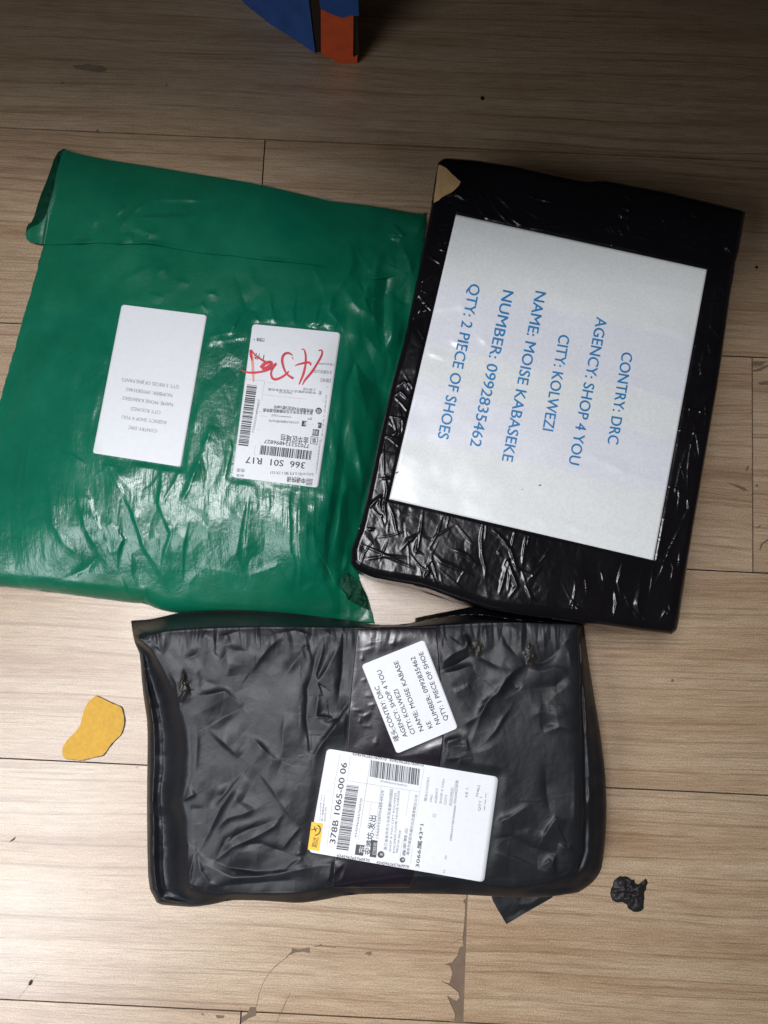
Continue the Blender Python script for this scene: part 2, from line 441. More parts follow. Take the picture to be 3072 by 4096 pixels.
M['sheet'] = sheet_mat()

# ------------------------------------------------------------------ floor: planks with recessed joints
# joints surveyed at x=0 of the photograph; each row one plank width
fl = tag(poly_obj('floor', [(-900, -900), (3950, -900), (3950, 4950), (-900, 4950)], -0.0035, M['grout']), kind='structure')
ca, sa = math.cos(FLOOR_ANG), math.sin(FLOOR_ANG)
def to_floor(p): return (p[0] * ca + p[1] * sa, -p[0] * sa + p[1] * ca)      # world -> plank axes
rows_px = [(1400, 573), (40, 1293), (2900, 2285), (300, 3047), (500, 4022)]
rv = [to_floor(W(x, y, 0)[:2])[1] for x, y in rows_px]
pitch = (rv[0] - rv[-1]) / 4
rows = [rv[0] + pitch * 2, rv[0] + pitch] + rv + [rv[-1] - pitch]
def u_at(px, py): return to_floor(W(px, py, 0)[:2])[0]
cuts = [[], [], [u_at(1055, 640)], [u_at(3009, 1500)], [u_at(1300, 2600)], [u_at(1859, 3850)], [u_at(962, 4090)]]
U0, U1 = -0.62, 0.62
GAP = 0.0006
rnd = random.Random(4)
def plank(u0, u1, v1, v0, notch=None):
    pts = []
    g = GAP
    rect = [(u0 + g, v0 + g), (u1 - g, v0 + g), (u1 - g, v1 - g), (u0 + g, v1 - g)]
    pts = rect if notch is None else [rect[0]] + notch(rect) + [rect[3]]
    Wp = [(p[0] * ca - p[1] * sa, p[0] * sa + p[1] * ca) for p in pts]
    n = len(Wp); tr = tessellate_polygon([[Vector((x, y, 0)) for x, y in Wp]])
    V = [(x, y, 0.0) for x, y in Wp] + [(x, y, -0.003) for x, y in Wp]; F = []
    for t in tr:
        a, b, c = [Vector(V[i]) for i in t]
        F.append(tuple(t) if (b - a).cross(c - a).z > 0 else tuple(reversed(t)))
    F += [(i, n + i, n + (i + 1) % n, (i + 1) % n) for i in range(n)]
    me = bpy.data.meshes.new('plank'); me.from_pydata(V, [], F); me.update(); me.materials.append(M['wood'])
    cx, cy = ((u0 + u1) / 2 * ca - (v0 + v1) / 2 * sa, (u0 + u1) / 2 * sa + (v0 + v1) / 2 * ca)
    o = bpy.data.objects.new('plank', me); COL.objects.link(o)
    # the grain runs along the plank: mesh kept in plank axes
    me.transform(Matrix.Rotation(-FLOOR_ANG, 4, 'Z') @ Matrix.Translation((-cx, -cy, 0)))
    o.rotation_euler = (0, 0, FLOOR_ANG); o.location = (cx, cy, 0); o.parent = fl
    return o
zA = Zm(1100, 3550, 1.843)
chip_px = zA([(1412, 60), (1408, 78), (1388, 96), (1402, 122), (1398, 215), (1392, 300), (1384, 370), (1390, 430), (1362, 440), (1345, 500), (1320, 528), (1308, 552), (1245, 565), (1290, 576),
              (1308, 625), (1298, 670), (1284, 706), (1215, 686), (1290, 724), (1352, 772), (1360, 812), (1338, 836), (1268, 796), (1300, 870), (1326, 930), (1334, 980), (1330, 1006)])
def chip_notch(rect):
    pts = [to_floor(W(x, y, 0)[:2]) for x, y in reversed(chip_px)]
    pts = [p for p in pts if rect[1][1] + 0.001 < p[1] < rect[2][1] - 0.001]
    return [(pts[0][0], rect[1][1])] + pts + [(rect[2][0], pts[-1][1] + 0.001), rect[2]]
for r in range(len(rows) - 1):
    e = [U0] + sorted(cuts[r]) + [U1]
    for k in range(len(e) - 1):
        plank(e[k], e[k + 1], rows[r], rows[r + 1], chip_notch if (r == 5 and k == 0) else None)
# brown core left where the printed surface broke away
c0 = [to_floor(W(x, y, 0)[:2]) for x, y in chip_px]
core_px = zA([(1404, 48), (1418, 48), (1416, 560), (1404, 1010)]) + zA([(1320, 1012), (1180, 900), (1180, 600), (1230, 520), (1300, 420), (1370, 60)])
poly_obj('broken_edge', core_px, -0.0009, M['core'], fl, 0.002)
def mark(name, pts, mat=M['core'], z=0.00025): return poly_obj(name, pts, z, mat, fl)
mark('chip', zA([(75, 520), (122, 470), (126, 447), (178, 458), (225, 447), (256, 440), (257, 484), (205, 474), (150, 480), (105, 500)]))
mark('chip', zA([(660, 490), (672, 478), (710, 472), (712, 490), (700, 500)]))
mark('chip', zA([(280, 433), (318, 430), (338, 415), (345, 428), (460, 440), (440, 444), (340, 434), (300, 438)]))
zB = Zm(0, 3400, 1.185)
mark('chip', zB([(1185, 745), (1214, 745), (1214, 785), (1175, 800), (1142, 822), (1144, 792), (1170, 778)]))
mark('chip', zB([(1020, 782), (1065, 785), (1060, 797), (1030, 798)])); mark('chip', zB([(950, 775), (968, 776), (962, 786)]))
def crack(pts, w=2.2, mat=M['core']):
    P = resample(pts, len(pts) * 6, 1); n = len(P); r = random.Random(len(pts) * 7 + int(pts[0][0]))
    d = np.gradient(P, axis=0); d /= np.hypot(d[:, 0], d[:, 1])[:, None]; nn = np.stack([d[:, 1], -d[:, 0]], -1)
    ws = np.array([w * r.uniform(0.35, 1.0) for _ in range(n)])[:, None] / 2
    o = poly_obj('crack', list(map(tuple, P + nn * ws)) + list(map(tuple, (P - nn * ws)[::-1])), 0.00022, mat, fl); return o
crack(zB([(1365, 505), (1310, 545), (1265, 595), (1235, 655), (1215, 740)]), 3.5)
crack(zB([(1375, 680), (1345, 740), (1310, 820)]), 4)
crack(zA([(1290, 420), (1340, 395), (1385, 378)]), 3)
crack(zB([(175, 590), (150, 625), (90, 700)]), 2)
zC = Zm(0, 2900, 1.85)
mark('scuff', zC([(65, 873), (90, 845), (118, 825), (108, 848), (85, 862)]), M['grout'])
mark('scuff', zC([(215, 1900), (232, 1882), (244, 1893), (238, 1915), (225, 1928), (208, 1922)]), M['grout'])
mark('scuff', zC([(1005, 306), (1024, 307), (1018, 320), (1010, 320)]), M['cardboard'])
zD = Zm(2600, 1100, 1.58)
mark('chip', zD([(640, 545), (746, 545), (730, 553), (700, 572), (655, 570)]), M['core'])
mark('chip', zD([(648, 600), (690, 590), (746, 565), (746, 578), (700, 606), (656, 612)]), M['core'])
mark('chip', zD([(676, 682), (715, 672), (746, 670), (746, 694), (700, 694)]), M['core'])
mark('scuff', zD([(604, 1240), (612, 1210), (626, 1205), (618, 1235)]), M['core'])
mark('scuff', zD([(470, 1302), (500, 1315), (560, 1328), (600, 1345), (622, 1362), (590, 1362), (555, 1345), (505, 1322)]), M['core'])
mark('scuff', zD([(664, 1330), (682, 1320), (684, 1335), (672, 1342)]), M['core'])
mark('scuff', zD([(690, 1740), (700, 1700), (746, 1666), (746, 1682), (715, 1700), (700, 1736)]), M['core'])
mark('scuff', zD([(676, 1596), (698, 1578), (702, 1584), (682, 1602)]), M['core'])
def dot(px, py, r, mat=M['scrap']):
    rr = random.Random(int(px)); return [(px + r * rr.uniform(.8, 1.1) * math.cos(a), py + r * rr.uniform(.8, 1.1) * math.sin(a)) for a in [k * math.pi / 5 for k in range(10)]]
mark('speck', dot(3027, 1069, 7), M['scrap']); mark('speck', dot(1930, 392, 9), M['scrap']); mark('speck', dot(390, 522, 6), M['core'])
mark('speck', dot(2690, 2722, 6), M['core']); mark('speck', dot(250, 332, 5), M['core']); mark('speck', dot(667, 340, 4), M['core'])
mark('scuff', [(290, 262), (350, 256), (410, 262), (430, 280), (405, 290), (340, 282), (300, 275)], M['stain'])

# ------------------------------------------------------------------ green mailing bag
zg1, zg2, zg3, zg4 = Zm(0, 560, 1.843), Zm(800, 560, 1.728), Zm(0, 1700, 1.843), Zm(800, 1700, 1.728)
g_top = [(205, 820), (236, 640), (262, 600), (304, 614), (434, 641), (597, 665), (760, 692), (900, 714), (1031, 736), (1321, 804), (1437, 817), (1552, 834), (1680, 857), (1704, 850)]
g_right = [(1704, 850), (1706, 905), (1668, 1140), (1622, 1370), (1576, 1530), (1526, 1755), (1474, 1996), (1446, 2116), (1414, 2200), (1436, 2320), (1470, 2383), (1482, 2440), (1500, 2494)]
g_bottom = [(-120, 2335), (0, 2346), (184, 2365), (347, 2388), (526, 2411), (575, 2412), (640, 2440), (732, 2456), (900, 2470), (1150, 2485), (1402, 2490), (1500, 2494)]
g_left = [(205, 820), (176, 978), (130, 1146), (57, 1400), (0, 1602), (-60, 1830), (-110, 2080), (-120, 2335)]
g_out = g_top + g_right[1:] + g_bottom[::-1][1:] + g_left[::-1][1:-1]
g_h = rbf([(250, 620, 3), (600, 690, 6), (1000, 760, 6), (1400, 830, 5), (1680, 870, 7), (300, 850, 11), (700, 900, 20), (1100, 950, 20), (1450, 1000, 13),
           (180, 1150, 7), (450, 1150, 24), (800, 1200, 33), (1150, 1200, 31), (1360, 1280, 30), (1630, 1300, 3), (1560, 1300, 13), (1450, 1350, 25), (1300, 1400, 36), (1375, 1420, 30),
           (90, 1500, 8), (300, 1500, 30), (600, 1550, 40), (900, 1550, 42), (1200, 1600, 42), (1350, 1600, 39), (1415, 1620, 31), (1480, 1650, 18), (1550, 1600, 3),
           (0, 1850, 14), (250, 1850, 36), (600, 1900, 43), (950, 1900, 45), (1250, 1950, 42), (1310, 2000, 38), (1380, 1950, 25), (1450, 2000, 3),
           (0, 2150, 20), (300, 2150, 34), (700, 2200, 38), (1050, 2200, 38), (1270, 2250, 34), (1345, 2250, 16), (1430, 2350, 6),
           (0, 2320, 16), (350, 2350, 20), (650, 2400, 18), (950, 2400, 20), (1250, 2420, 10), (1450, 2450, 4), (-110, 2000, 8)])
lab1 = [(487, 1218), (828, 1261), (723, 1867), (371, 1812)]
lab2 = [(1010, 1296), (1363, 1331), (1272, 1951), (928, 1908)]
def g_base(PX, PY):
    d = dist_poly(PX, PY, g_out)
    return 0.0022 + np.clip(g_h(PX, PY) - 0.0022, 0.001, 1) * np.sqrt(np.clip(1 - (1 - np.clip(d / 62.0, 0, 1)) ** 2, 0, 1))
G_CREASE = [(zg3(p), a, l, r) for p, a, l, r in [
    ([(800, 300), (870, 450), (960, 600), (1020, 760), (1060, 900), (1150, 1030), (1250, 1220)], 3.4, 26, 9),
    ([(1195, 310), (1190, 450), (1170, 580), (1210, 680), (1265, 800), (1220, 930), (1190, 1080), (1230, 1230)], 3.2, 34, 10),
    ([(1330, 330), (1300, 400), (1210, 560), (1175, 590)], 1.6, 10, 10),
    ([(1560, 0), (1500, 200), (1440, 330), (1350, 560), (1340, 600)], 2.8, 22, 14),
    ([(1440, 330), (1390, 480), (1330, 560)], 1.2, 8, 14),
    ([(360, 380), (370, 520), (385, 720), (460, 850), (600, 980)], 2.0, 22, 14),
    ([(570, 460), (590, 600), (640, 780), (740, 960)], 1.9, 20, 12),
    ([(560, 470), (650, 560), (720, 740), (800, 920)], 1.9, 12, 22),
    ([(740, 690), (860, 780), (905, 840), (860, 920), (780, 950)], 1.8, 12, 18),
    ([(905, 850), (860, 960), (860, 1100)], 1.8, 10, 18), ([(1020, 910), (960, 950), (965, 1100), (1020, 1250)], 2.2, 18, 30),
    ([(880, 1110), (930, 1230), (990, 1300)], 2.0, 12, 18), ([(1060, 1180), (1080, 1290), (1140, 1350)], 2.2, 12, 20),
    ([(720, 360), (770, 330), (775, 300), (840, 310), (880, 420)], 1.6, 10, 16), ([(860, 300), (890, 400), (960, 470)], 1.6, 18, 12),
    ([(440, 200), (540, 230), (640, 300)], 1.2, 8, 12), ([(190, 0), (170, 200), (130, 420), (120, 700)], 1.3, 10, 14), ([(240, 0), (200, 260), (150, 600)], 1.0, 8, 10),
    ([(1170, 590), (1110, 700), (1080, 880)], -2.2, 18, 26), ([(730, 960), (640, 1060), (440, 1140)], -2.6, 24, 30),
    ([(1470, 1080), (1400, 1170), (1360, 1300)], 2.2, 24, 24), ([(1390, 700), (1350, 900), (1340, 1150)], 1.4, 8, 12), ([(1440, 680), (1520, 760), (1540, 860)], 1.2, 8, 12)]]
G_CREASE += [(zg4(p), a, l, r) for p, a, l, r in [
    ([(335, 440), (300, 600), (270, 760), (250, 900), (300, 1030)], 1.9, 12, 16), ([(362, 430), (345, 600), (325, 760), (322, 920)], 1.7, 14, 8),
    ([(620, 440), (612, 560), (620, 760), (625, 880), (655, 960), (650, 1060)], 2.0, 9, 14), ([(700, 440), (685, 600), (680, 800), (695, 940), (690, 1050), (680, 1180)], 2.0, 14, 9),
    ([(470, 420), (480, 560), (455, 640)], 1.0, 8, 10), ([(740, 620), (730, 900), (760, 1000)], 1.0, 8, 10), ([(790, 500), (780, 700), (800, 900)], 1.0, 8, 10),
    ([(240, 0), (200, 100), (230, 180), (190, 260), (170, 420)], 1.6, 10, 14), ([(80, 0), (60, 90), (10, 160)], 1.6, 14, 10),
    ([(960, 60), (935, 260), (900, 480), (870, 700), (848, 900), (845, 1100), (870, 1240)], 3.0, 22, 30),
    ([(1060, 0), (1090, 150), (1120, 350), (1135, 560)], 5.0, 26, 24), ([(990, 0), (1000, 250), (960, 500), (900, 740), (880, 1000)], -2.2, 20, 20),
    ([(865, 1085), (935, 1105), (1000, 980), (1070, 800)], 3.8, 34, 20), ([(865, 1085), (900, 1200), (925, 1310)], 3.0, 22, 22),
    ([(935, 1105), (1010, 1180), (1060, 1290)], 3.2, 40, 12), ([(1095, 1080), (1130, 1130), (1150, 1190)], 2.5, 10, 14),
    ([(700, 1170), (780, 1110), (840, 1090)], 1.8, 16, 22), ([(330, 1040), (520, 980), (600, 1090), (680, 1180)], 1.5, 14, 26), ([(0, 970), (150, 1010), (330, 1060)], 1.8, 16, 28)]]
G_CREASE += [(zg2(p), a, l, r) for p, a, l, r in [
    ([(825, 1110), (805, 1200), (785, 1300)], 2.2, 10, 14), ([(885, 1205), (850, 1240), (790, 1310)], 2.2, 10, 14), ([(970, 1255), (930, 1290), (900, 1330)], 2.0, 10, 12),
    ([(660, 1080), (640, 1180), (650, 1285)], 1.8, 10, 12), ([(480, 1040), (490, 1150), (520, 1285)], 1.8, 12, 14), ([(730, 1260), (780, 1290)], 1.5, 10, 10),
    ([(280, 1200), (230, 1290), (200, 1350)], 2.0, 10, 14), ([(30, 1365), (150, 1340), (230, 1330)], 1.6, 12, 14), ([(370, 1220), (420, 1270)], 1.5, 9, 12),
    ([(790, 880), (830, 980), (880, 1120)], 2.0, 18, 12), ([(250, 920), (290, 1060), (330, 1170), (430, 1190)], -1.8, 18, 18),
    ([(1035, 720), (1060, 850), (1020, 940), (910, 1080), (890, 1180), (960, 1260), (1010, 1350)], 4.0, 22, 30),
    ([(1090, 750), (1150, 860), (1200, 940)], 2.6, 20, 20), ([(1010, 1040), (1060, 1120), (1110, 1170), (1200, 1210), (1250, 1300)], 3.2, 22, 18),
    ([(1080, 980), (1130, 1060), (1140, 1085), (1160, 1000), (1210, 930), (1220, 820), (1330, 700)], 4.6, 14, 26),
    ([(1350, 640), (1325, 690)], 3.0, 10, 10), ([(1330, 580), (1400, 660), (1370, 690)], 2.2, 10, 14), ([(1380, 700), (1440, 830), (1480, 960)], 3.4, 16, 22),
    ([(1575, 490), (1560, 560), (1520, 610), (1505, 650)], 3.4, 10, 16), ([(1250, 800), (1290, 950), (1270, 1100), (1270, 1400)], -4.0, 22, 24),
    ([(1360, 1125), (1400, 1140), (1450, 1148)], 1.8, 6, 14), ([(1340, 1200), (1320, 1450)], 3.0, 24, 24), ([(480, 1340), (30, 1400)], 1.4, 14, 20)]]
G_CREASE += [(zg1(p), a, l, r) for p, a, l, r in [
    ([(900, 1040), (1000, 985), (1110, 935)], 1.8, 12, 16), ([(1150, 985), (1230, 930)], 1.5, 9, 12), ([(1100, 1140), (1210, 1155)], 1.3, 9, 10), ([(1300, 1040), (1400, 1060)], 1.0, 9, 10),
    ([(1510, 1130), (1580, 1135), (1590, 1120)], 1.6, 8, 10), ([(1470, 1230), (1505, 1200)], 1.5, 8, 10), ([(660, 1000), (780, 1220), (860, 1370)], -1.5, 26, 26)]]
F_CREASE = [(zg1(p), a, l, r) for p, a, l, r in [
    ([(1110, 440), (1030, 490), (970, 550), (900, 610), (875, 670)], 2.0, 20, 8), ([(930, 480), (850, 560)], 1.4, 10, 16), ([(985, 575), (1200, 570), (1400, 560)], 1.4, 8, 20),
    ([(990, 590), (1010, 650), (1100, 690), (1080, 760)], 1.6, 14, 10), ([(720, 540), (680, 650)], 1.0, 14, 18), ([(1110, 440), (1400, 435), (1600, 450)], 1.2, 24, 14), ([(960, 680), (965, 760)], 1.4, 10, 12)]]
G_CREASE = [(p_, a_ * (1.05 if max(q[1] for q in p_) < 1420 else 1.0), l_, r_) for p_, a_, l_, r_ in G_CREASE]
G_CREASE_OFF = [(zg1([(325, 774), (440, 776), (600, 766), (730, 760), (860, 770), (1000, 773), (1180, 780), (1500, 840)]), -1.3, 3, 3.5), (zg2([(60, 780), (400, 830), (760, 862), (960, 905)]), -1.3, 3, 3.5)]
def g_rough(PX, PY):
    w = W(PX, PY, 0.03); x, y = w[..., 0], w[..., 1]
    tape = sstep(1180, 1300, PY) * (1 - sstep(2290, 2400, PY)) * (1 - sstep(0, 25, PX - (1378 - (PY - 1340) * 0.08)))
    side = sstep(0, 60, PX - (1378 - (PY - 1340) * 0.08)) * sstep(900, 1100, PY)
    h = 0.0014 * crumple(x / 0.050, y / 0.060, 3) + 0.0007 * crumple(x / 0.022, y / 0.030, 5) * (0.6 + 0.6 * tape) + 0.0050 * side * crumple(x / 0.022, y / 0.055, 14)
    h += tape * (0.00055 * crumple(x / 0.0120, y / 0.036, 8) + 0.00013 * crumple(x / 0.0045, y / 0.012, 9)) * (0.5 + 0.6 * fbm(x / 0.05, y / 0.08, 19, 2))
    h += 0.0005 * fbm(x / 0.05, y / 0.07, 11, 2)
    calm = 1 - 0.75 * (1 - sstep(1000, 1200, PY)) * (1 - sstep(1250, 1500, PX))
    low = 1 - 0.4 * sstep(2250, 2350, PY)
    return h * calm * low
def g_full(PX, PY, cr=G_CREASE):
    m = 0.06 + 0.94 * flat_mask(PX, PY, [lab1, lab2], 30)
    edge = sstep(0, 40, dist_poly(PX, PY, g_out)) * 0.92 + 0.08
    return g_base(PX, PY) + m * edge * (g_rough(PX, PY) + creases(PX, PY, cr))
gb = tag(empty('mailing_bag', W(700, 1600, 0)), 'crumpled green plastic mailing bag with two white labels and red handwriting', 'mailing bag')
PX, PY = coons(g_top, g_right, g_bottom, g_left, 500, 500)
e = 2.5 * fbm(PX / 31, PY / 31, 4, 2) * np.clip(1 - dist_poly(PX, PY, g_out) / 30, 0, 1)
PX = PX + e; PY = PY + e * 0.4
o = grid_mesh('bag_body', PX, PY, g_full(PX, PY), M['green'], gb, floor=0.0004, steps=2)
# material split: glossier film under the clear tape
me = o.data; me.materials.append(M['greentape'])
cx = (PX[1:, 1:] + PX[:-1, :-1]) / 2; cyy = (PY[1:, 1:] + PY[:-1, :-1]) / 2
tp = (cyy > 1225 + 25 * vnoise(cx / 90, cx * 0, 2)) & (cyy < 2330 + 60 * vnoise(cx / 120, cx * 0, 3)) & (cx < 1378 - (cyy - 1340) * 0.08)
mi = np.zeros(len(me.polygons), np.int32); mi[:tp.size] = tp.ravel(); me.polygons.foreach_set('material_index', mi)
# folded-over flap along the top
f_low = zg1([(185, 690), (200, 745), (240, 757), (325, 770), (440, 772), (600, 762), (730, 756), (860, 765), (1000, 768), (1070, 760), (1180, 775), (1280, 800), (1500, 835), (1659, 850)]) + \
        zg2([(200, 795), (400, 825), (600, 842), (760, 858), (880, 875), (960, 895)]) + [(1400, 1110), (1480, 1120), (1560, 1110), (1650, 1090)]
f_low = [p for i, p in enumerate(f_low)]
f_top = [(250, 604)] + g_top[2:]
f_left = zg1([(462, 80), (440, 160), (418, 230), (405, 310), (385, 400), (360, 480), (340, 560), (290, 620), (215, 650), (185, 690)])
f_right = [(1704, 850), (1694, 905), (1650, 1090)]
PX, PY = coons(f_top, f_right, f_low, f_left, 380, 130)
V = np.linspace(0, 1, PX.shape[0])[:, None]; U = np.linspace(0, 1, PX.shape[1])[None, :]
lift = 0.0008 + 0.0006 * V + 0.0028 * np.exp(-((U - 0.0) / 0.03) ** 2) * np.sin(np.pi * np.clip(V * 0.9 + 0.1, 0, 1)) \
       + 0.0022 * sstep(0.93, 1.0, V) * (np.exp(-((U - 0.155) / 0.02) ** 2) + np.exp(-((U - 0.60 * 0.42) / 0.012) ** 2) * 0.6 + np.exp(-((U - 0.33) / 0.035) ** 2) + 0.6 * np.exp(-((U - 0.64) / 0.03) ** 2))
Z = g_full(PX, PY, [(p_, a_ * 1.9, l_, r_) for p_, a_, l_, r_ in F_CREASE] + [c for c in G_CREASE if max(p[1] for p in c[0]) < 1300 and min(p[0] for p in c[0]) > 1300]) + lift * (1 - sstep(0.75, 0.86, U)) + 0.0002
Z = np.maximum(Z, 0.006 * np.exp(-(U / 0.05) ** 2) * np.sin(np.pi * np.clip(V + 0.05, 0, 1)) + 0.003)
flap = grid_mesh('flap', PX, PY, Z, M['green'], gb)
# rolled left end of the flap, the fold's shade put into its darker green
l_out = [(256, 594), (224, 612), (191, 712), (157, 793), (131, 886), (108, 899), (102, 934), (117, 959), (131, 972), (176, 982)]
l_in = zg1([(500, 90), (470, 160), (448, 240), (430, 330), (410, 420), (390, 500), (360, 580), (330, 660), (330, 720), (350, 770)])
PX, PY = coons([l_out[0], l_in[0]], l_in, [l_out[-1], l_in[-1]], l_out, 14, 90)
U = np.linspace(0, 1, 14)[None, :]
Z = 0.0012 + 0.0015 * np.sin(U * math.pi) * (1 + vnoise(PX / 20, PY / 30, 6)) + 0.0006 * vnoise(PX / 12, PY / 25, 7)
M['green_flap_shade'] = film('green_poly_flap_shade', (0.001, 0.035, 0.018), 0.7, 0.05, 380, 0.3, spec=0.12)
grid_mesh('flap_end', PX, PY, Z, M['green_flap_shade'], gb, drop=0.0008)

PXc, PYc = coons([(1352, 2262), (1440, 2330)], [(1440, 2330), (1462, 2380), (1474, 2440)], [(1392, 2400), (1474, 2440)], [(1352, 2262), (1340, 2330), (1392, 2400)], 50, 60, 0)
M['green_dark'] = film('green_poly_corner_shade', (0.002, 0.040, 0.020), 0.6, 0.08, 200, 0.5, spec=0.2)  # darker copy of the bag green: its shadow side put into the colour
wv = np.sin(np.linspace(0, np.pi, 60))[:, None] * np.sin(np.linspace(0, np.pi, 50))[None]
grid_mesh('shaded_corner', PXc + 3 * vnoise(PXc / 12, PYc / 12, 3), PYc, 0.010 + 0.004 * wv + 0.0022 * crumple(PXc / 22, PYc / 26, 15), M['green_dark'], gb, drop=0.004)
def label(parent, quad, zf, rad, name='address_label', mat=M['label'], n=40, drop=0.00015, lift=0.0005, curl=None):
    q = np.array(quad, float)
    w = (np.hypot(*(q[1] - q[0])) + np.hypot(*(q[2] - q[3]))) / 2; h = (np.hypot(*(q[3] - q[0])) + np.hypot(*(q[2] - q[1]))) / 2
    vs = np.unique(np.concatenate([np.linspace(0, 1, n), (1 - np.cos(np.linspace(0, math.pi / 2, 7))) * rad / h, 1 - (1 - np.cos(np.linspace(0, math.pi / 2, 7))) * rad / h]))
    us = np.linspace(0, 1, n)
    dv = np.minimum(vs, 1 - vs) * h; ins = np.where(dv < rad, rad - np.sqrt(np.clip(rad ** 2 - (rad - dv) ** 2, 0, None)), 0) / w if rad else vs * 0
    U = ins[:, None] + us[None] * (1 - 2 * ins[:, None]); Vv = np.repeat(vs[:, None], n, 1)
    P = (1 - U)[..., None] * (1 - Vv)[..., None] * q[0] + U[..., None] * (1 - Vv)[..., None] * q[1] + U[..., None] * Vv[..., None] * q[2] + (1 - U)[..., None] * Vv[..., None] * q[3]
    Z = zf(P[..., 0], P[..., 1]) + lift
    if curl is not None: Z = Z + curl(U, Vv)
    o = grid_mesh(name, P[..., 0], P[..., 1], Z, mat, parent, drop=drop)
    ul = o.data.uv_layers.new(name='UVMap'); co = np.zeros((len(o.data.vertices), 2)); co[:U.size, 0] = U.ravel(); co[:U.size, 1] = Vv.ravel()
    li = np.zeros(len(o.data.loops), np.int32); o.data.loops.foreach_get('vertex_index', li); ul.data.foreach_set('uv', co[li].astype(np.float32).ravel())
    return o
def g_lab(PX, PY):                       # smooth surface the labels lie on
    PX = np.asarray(PX, float); PY = np.asarray(PY, float)
    return g_base(PX, PY) + 0.06 * (g_rough(PX, PY) + creases(PX, PY, G_CREASE))
L1 = label(gb, lab1, g_lab, 10, curl=lambda U, V: 0.0025 * np.clip(1 - np.hypot(U / 0.12, (1 - V) / 0.07), 0, 1))
g_ink = lambda PX, PY: g_lab(PX, PY) + 0.0005
zl1 = Zm(340, 1180, 3.073)
ink = Ink(g_ink)
for t, a, b in [('QTY: 5 PIECES OF JINS PANTS', (1160, 1112), (455, 1018)), ('NUMBER: 0992835462', (1073, 1215), (505, 1138)), ('NAME: MOISE KABASEKE', (1083, 1330), (462, 1244)),
                ('CITY: KOLWEZI', (930, 1425), (568, 1376)), ('AGENCY: SHOP 4 YOU', (1008, 1550), (455, 1478)), ('CONTRY: DRC', (884, 1652), (532, 1606))]:
    a2, b2 = zl1([a, b]); ink.text(t, a2, b2, 14)
ink.make('text_line', M['greyink'], L1, split=True)
L2 = label(gb, lab2, g_lab, 12, name='shipping_label')
z5 = Zm(880, 1260, 3.073)
def P5(x, y): return z5([(x, y)])[0]
ink = Ink(g_ink)
def T(k, t, a, b, cap, **kw): ink.text(t, P5(*a), P5(*b), cap / 3.073, **{'bold': 0.012, **kw})
T(0, '366  S01  R17', (1046, 1812), (320, 1742), 78)
T(0, '770252324896827', (1098, 1592), (545, 1530), 46)
T(0, '金华区域包', (1092, 1515), (748, 1470), 62)
T(0, '浙江省金华市义乌市稠城街道快递', (1142, 1190), (530, 1150), 34)
T(0, '商贸城80号4达区5楼108号', (1148, 1160), (665, 1108), 34)
T(0, '申通快递', (1050, 2010), (822, 1990), 52)
T(0, 'S*', (1132, 1262), (1080, 1256), 30); T(0, '已签收', (548, 292), (450, 280), 34); T(0, '*', (432, 285), (408, 283), 24)
T(0, '1 件', (545, 490), (420, 470), 60)
ink.make('text_line', M['ink'], L2, split=True)
ink = Ink(g_ink); ink.barcode(P5(1128, 1670), P5(500, 1600), P5(1112, 1782), 3, mod=1.9); ink.make('barcode', M['ink'], L2)
ink = Ink(g_ink); ink.barcode(P5(455, 868), P5(345, 1618), P5(332, 853), 8, mod=1.9); ink.make('barcode', M['ink'], L2)
ink = Ink(g_ink)
def box5(a, b, c, d, w): 
    q = [P5(*p) for p in (a, b, c, d)]
    for i in range(4): ink.line(q[i], q[(i + 1) % 4], w)
ink.quad(P5(1010, 1298), P5(1252, 1325), P5(1243, 1394), P5(1000, 1366)); ink.quad(P5(1140, 1402), P5(1220, 1410), P5(1208, 1488), P5(1130, 1478))
box5((1120, 1495), (1205, 1503), (1192, 1590), (1110, 1580), 2)
ink.text('集', P5(1185, 1518), P5(1130, 1512), 16)
c = np.array(P5(1212, 1178)); ink.add([c + np.array([math.cos(k * math.pi / 8), math.sin(k * math.pi / 8)]) * 13 for k in range(16)], [tuple(range(16))])
for k in range(5): ink.line(P5(1140 - k * 2, 2022 + k * 17), P5(1062 - k * 2, 2016 + k * 17), 2.6)
ink.make('stamp_mark', M['ink'], L2, kind='stuff')
ink = Ink(g_ink, 0.0004)
ink.text('代收', P5(1150, 1328), P5(1030, 1316), 12); ink.text('翔', P5(1205, 1420), P5(1140, 1413), 15); ink.text('✓', P5(1235, 1338), P5(1200, 1334), 12); ink.text('收', P5(1240, 1166), P5(1184, 1160), 13)
ink.make('reversed_print', M['label'], L2, kind='stuff')
ink = Ink(g_ink)
T(0, '7702523248', (1, 1), (2, 2), 1) if False else None
T(0, '770252324896827', (415, 1450), (492, 1040), 24)
T(0, '15739574890转5676', (972, 1310), (600, 1285), 28); T(0, '********1207', (875, 1236), (632, 1218), 26)
T(0, '申请快递配合义乌市单身收款', (1176, 944), (590, 900), 24); T(0, '上海可查', (1180, 910), (1020, 896), 24); T(0, '786656725', (890, 952), (725, 940), 20)
T(0, '始', (1250, 940), (1215, 935), 40); T(0, '【揽收】', (1360, 790), (1240, 780), 34); T(0, '义乌商务公司', (1380, 690), (1160, 672), 34); T(0, '1号2024/0605', (1400, 596), (1180, 585), 24)
T(0, '2024年2月第1次印', (1155, 1945), (620, 1920), 30); T(0, '快递', (305, 1895), (205, 1885), 36); T(0, '标准', (295, 1962), (200, 1955), 28)
ink.make('faint_print', M['greyink'], L2, kind='stuff')
ink = Ink(g_ink)
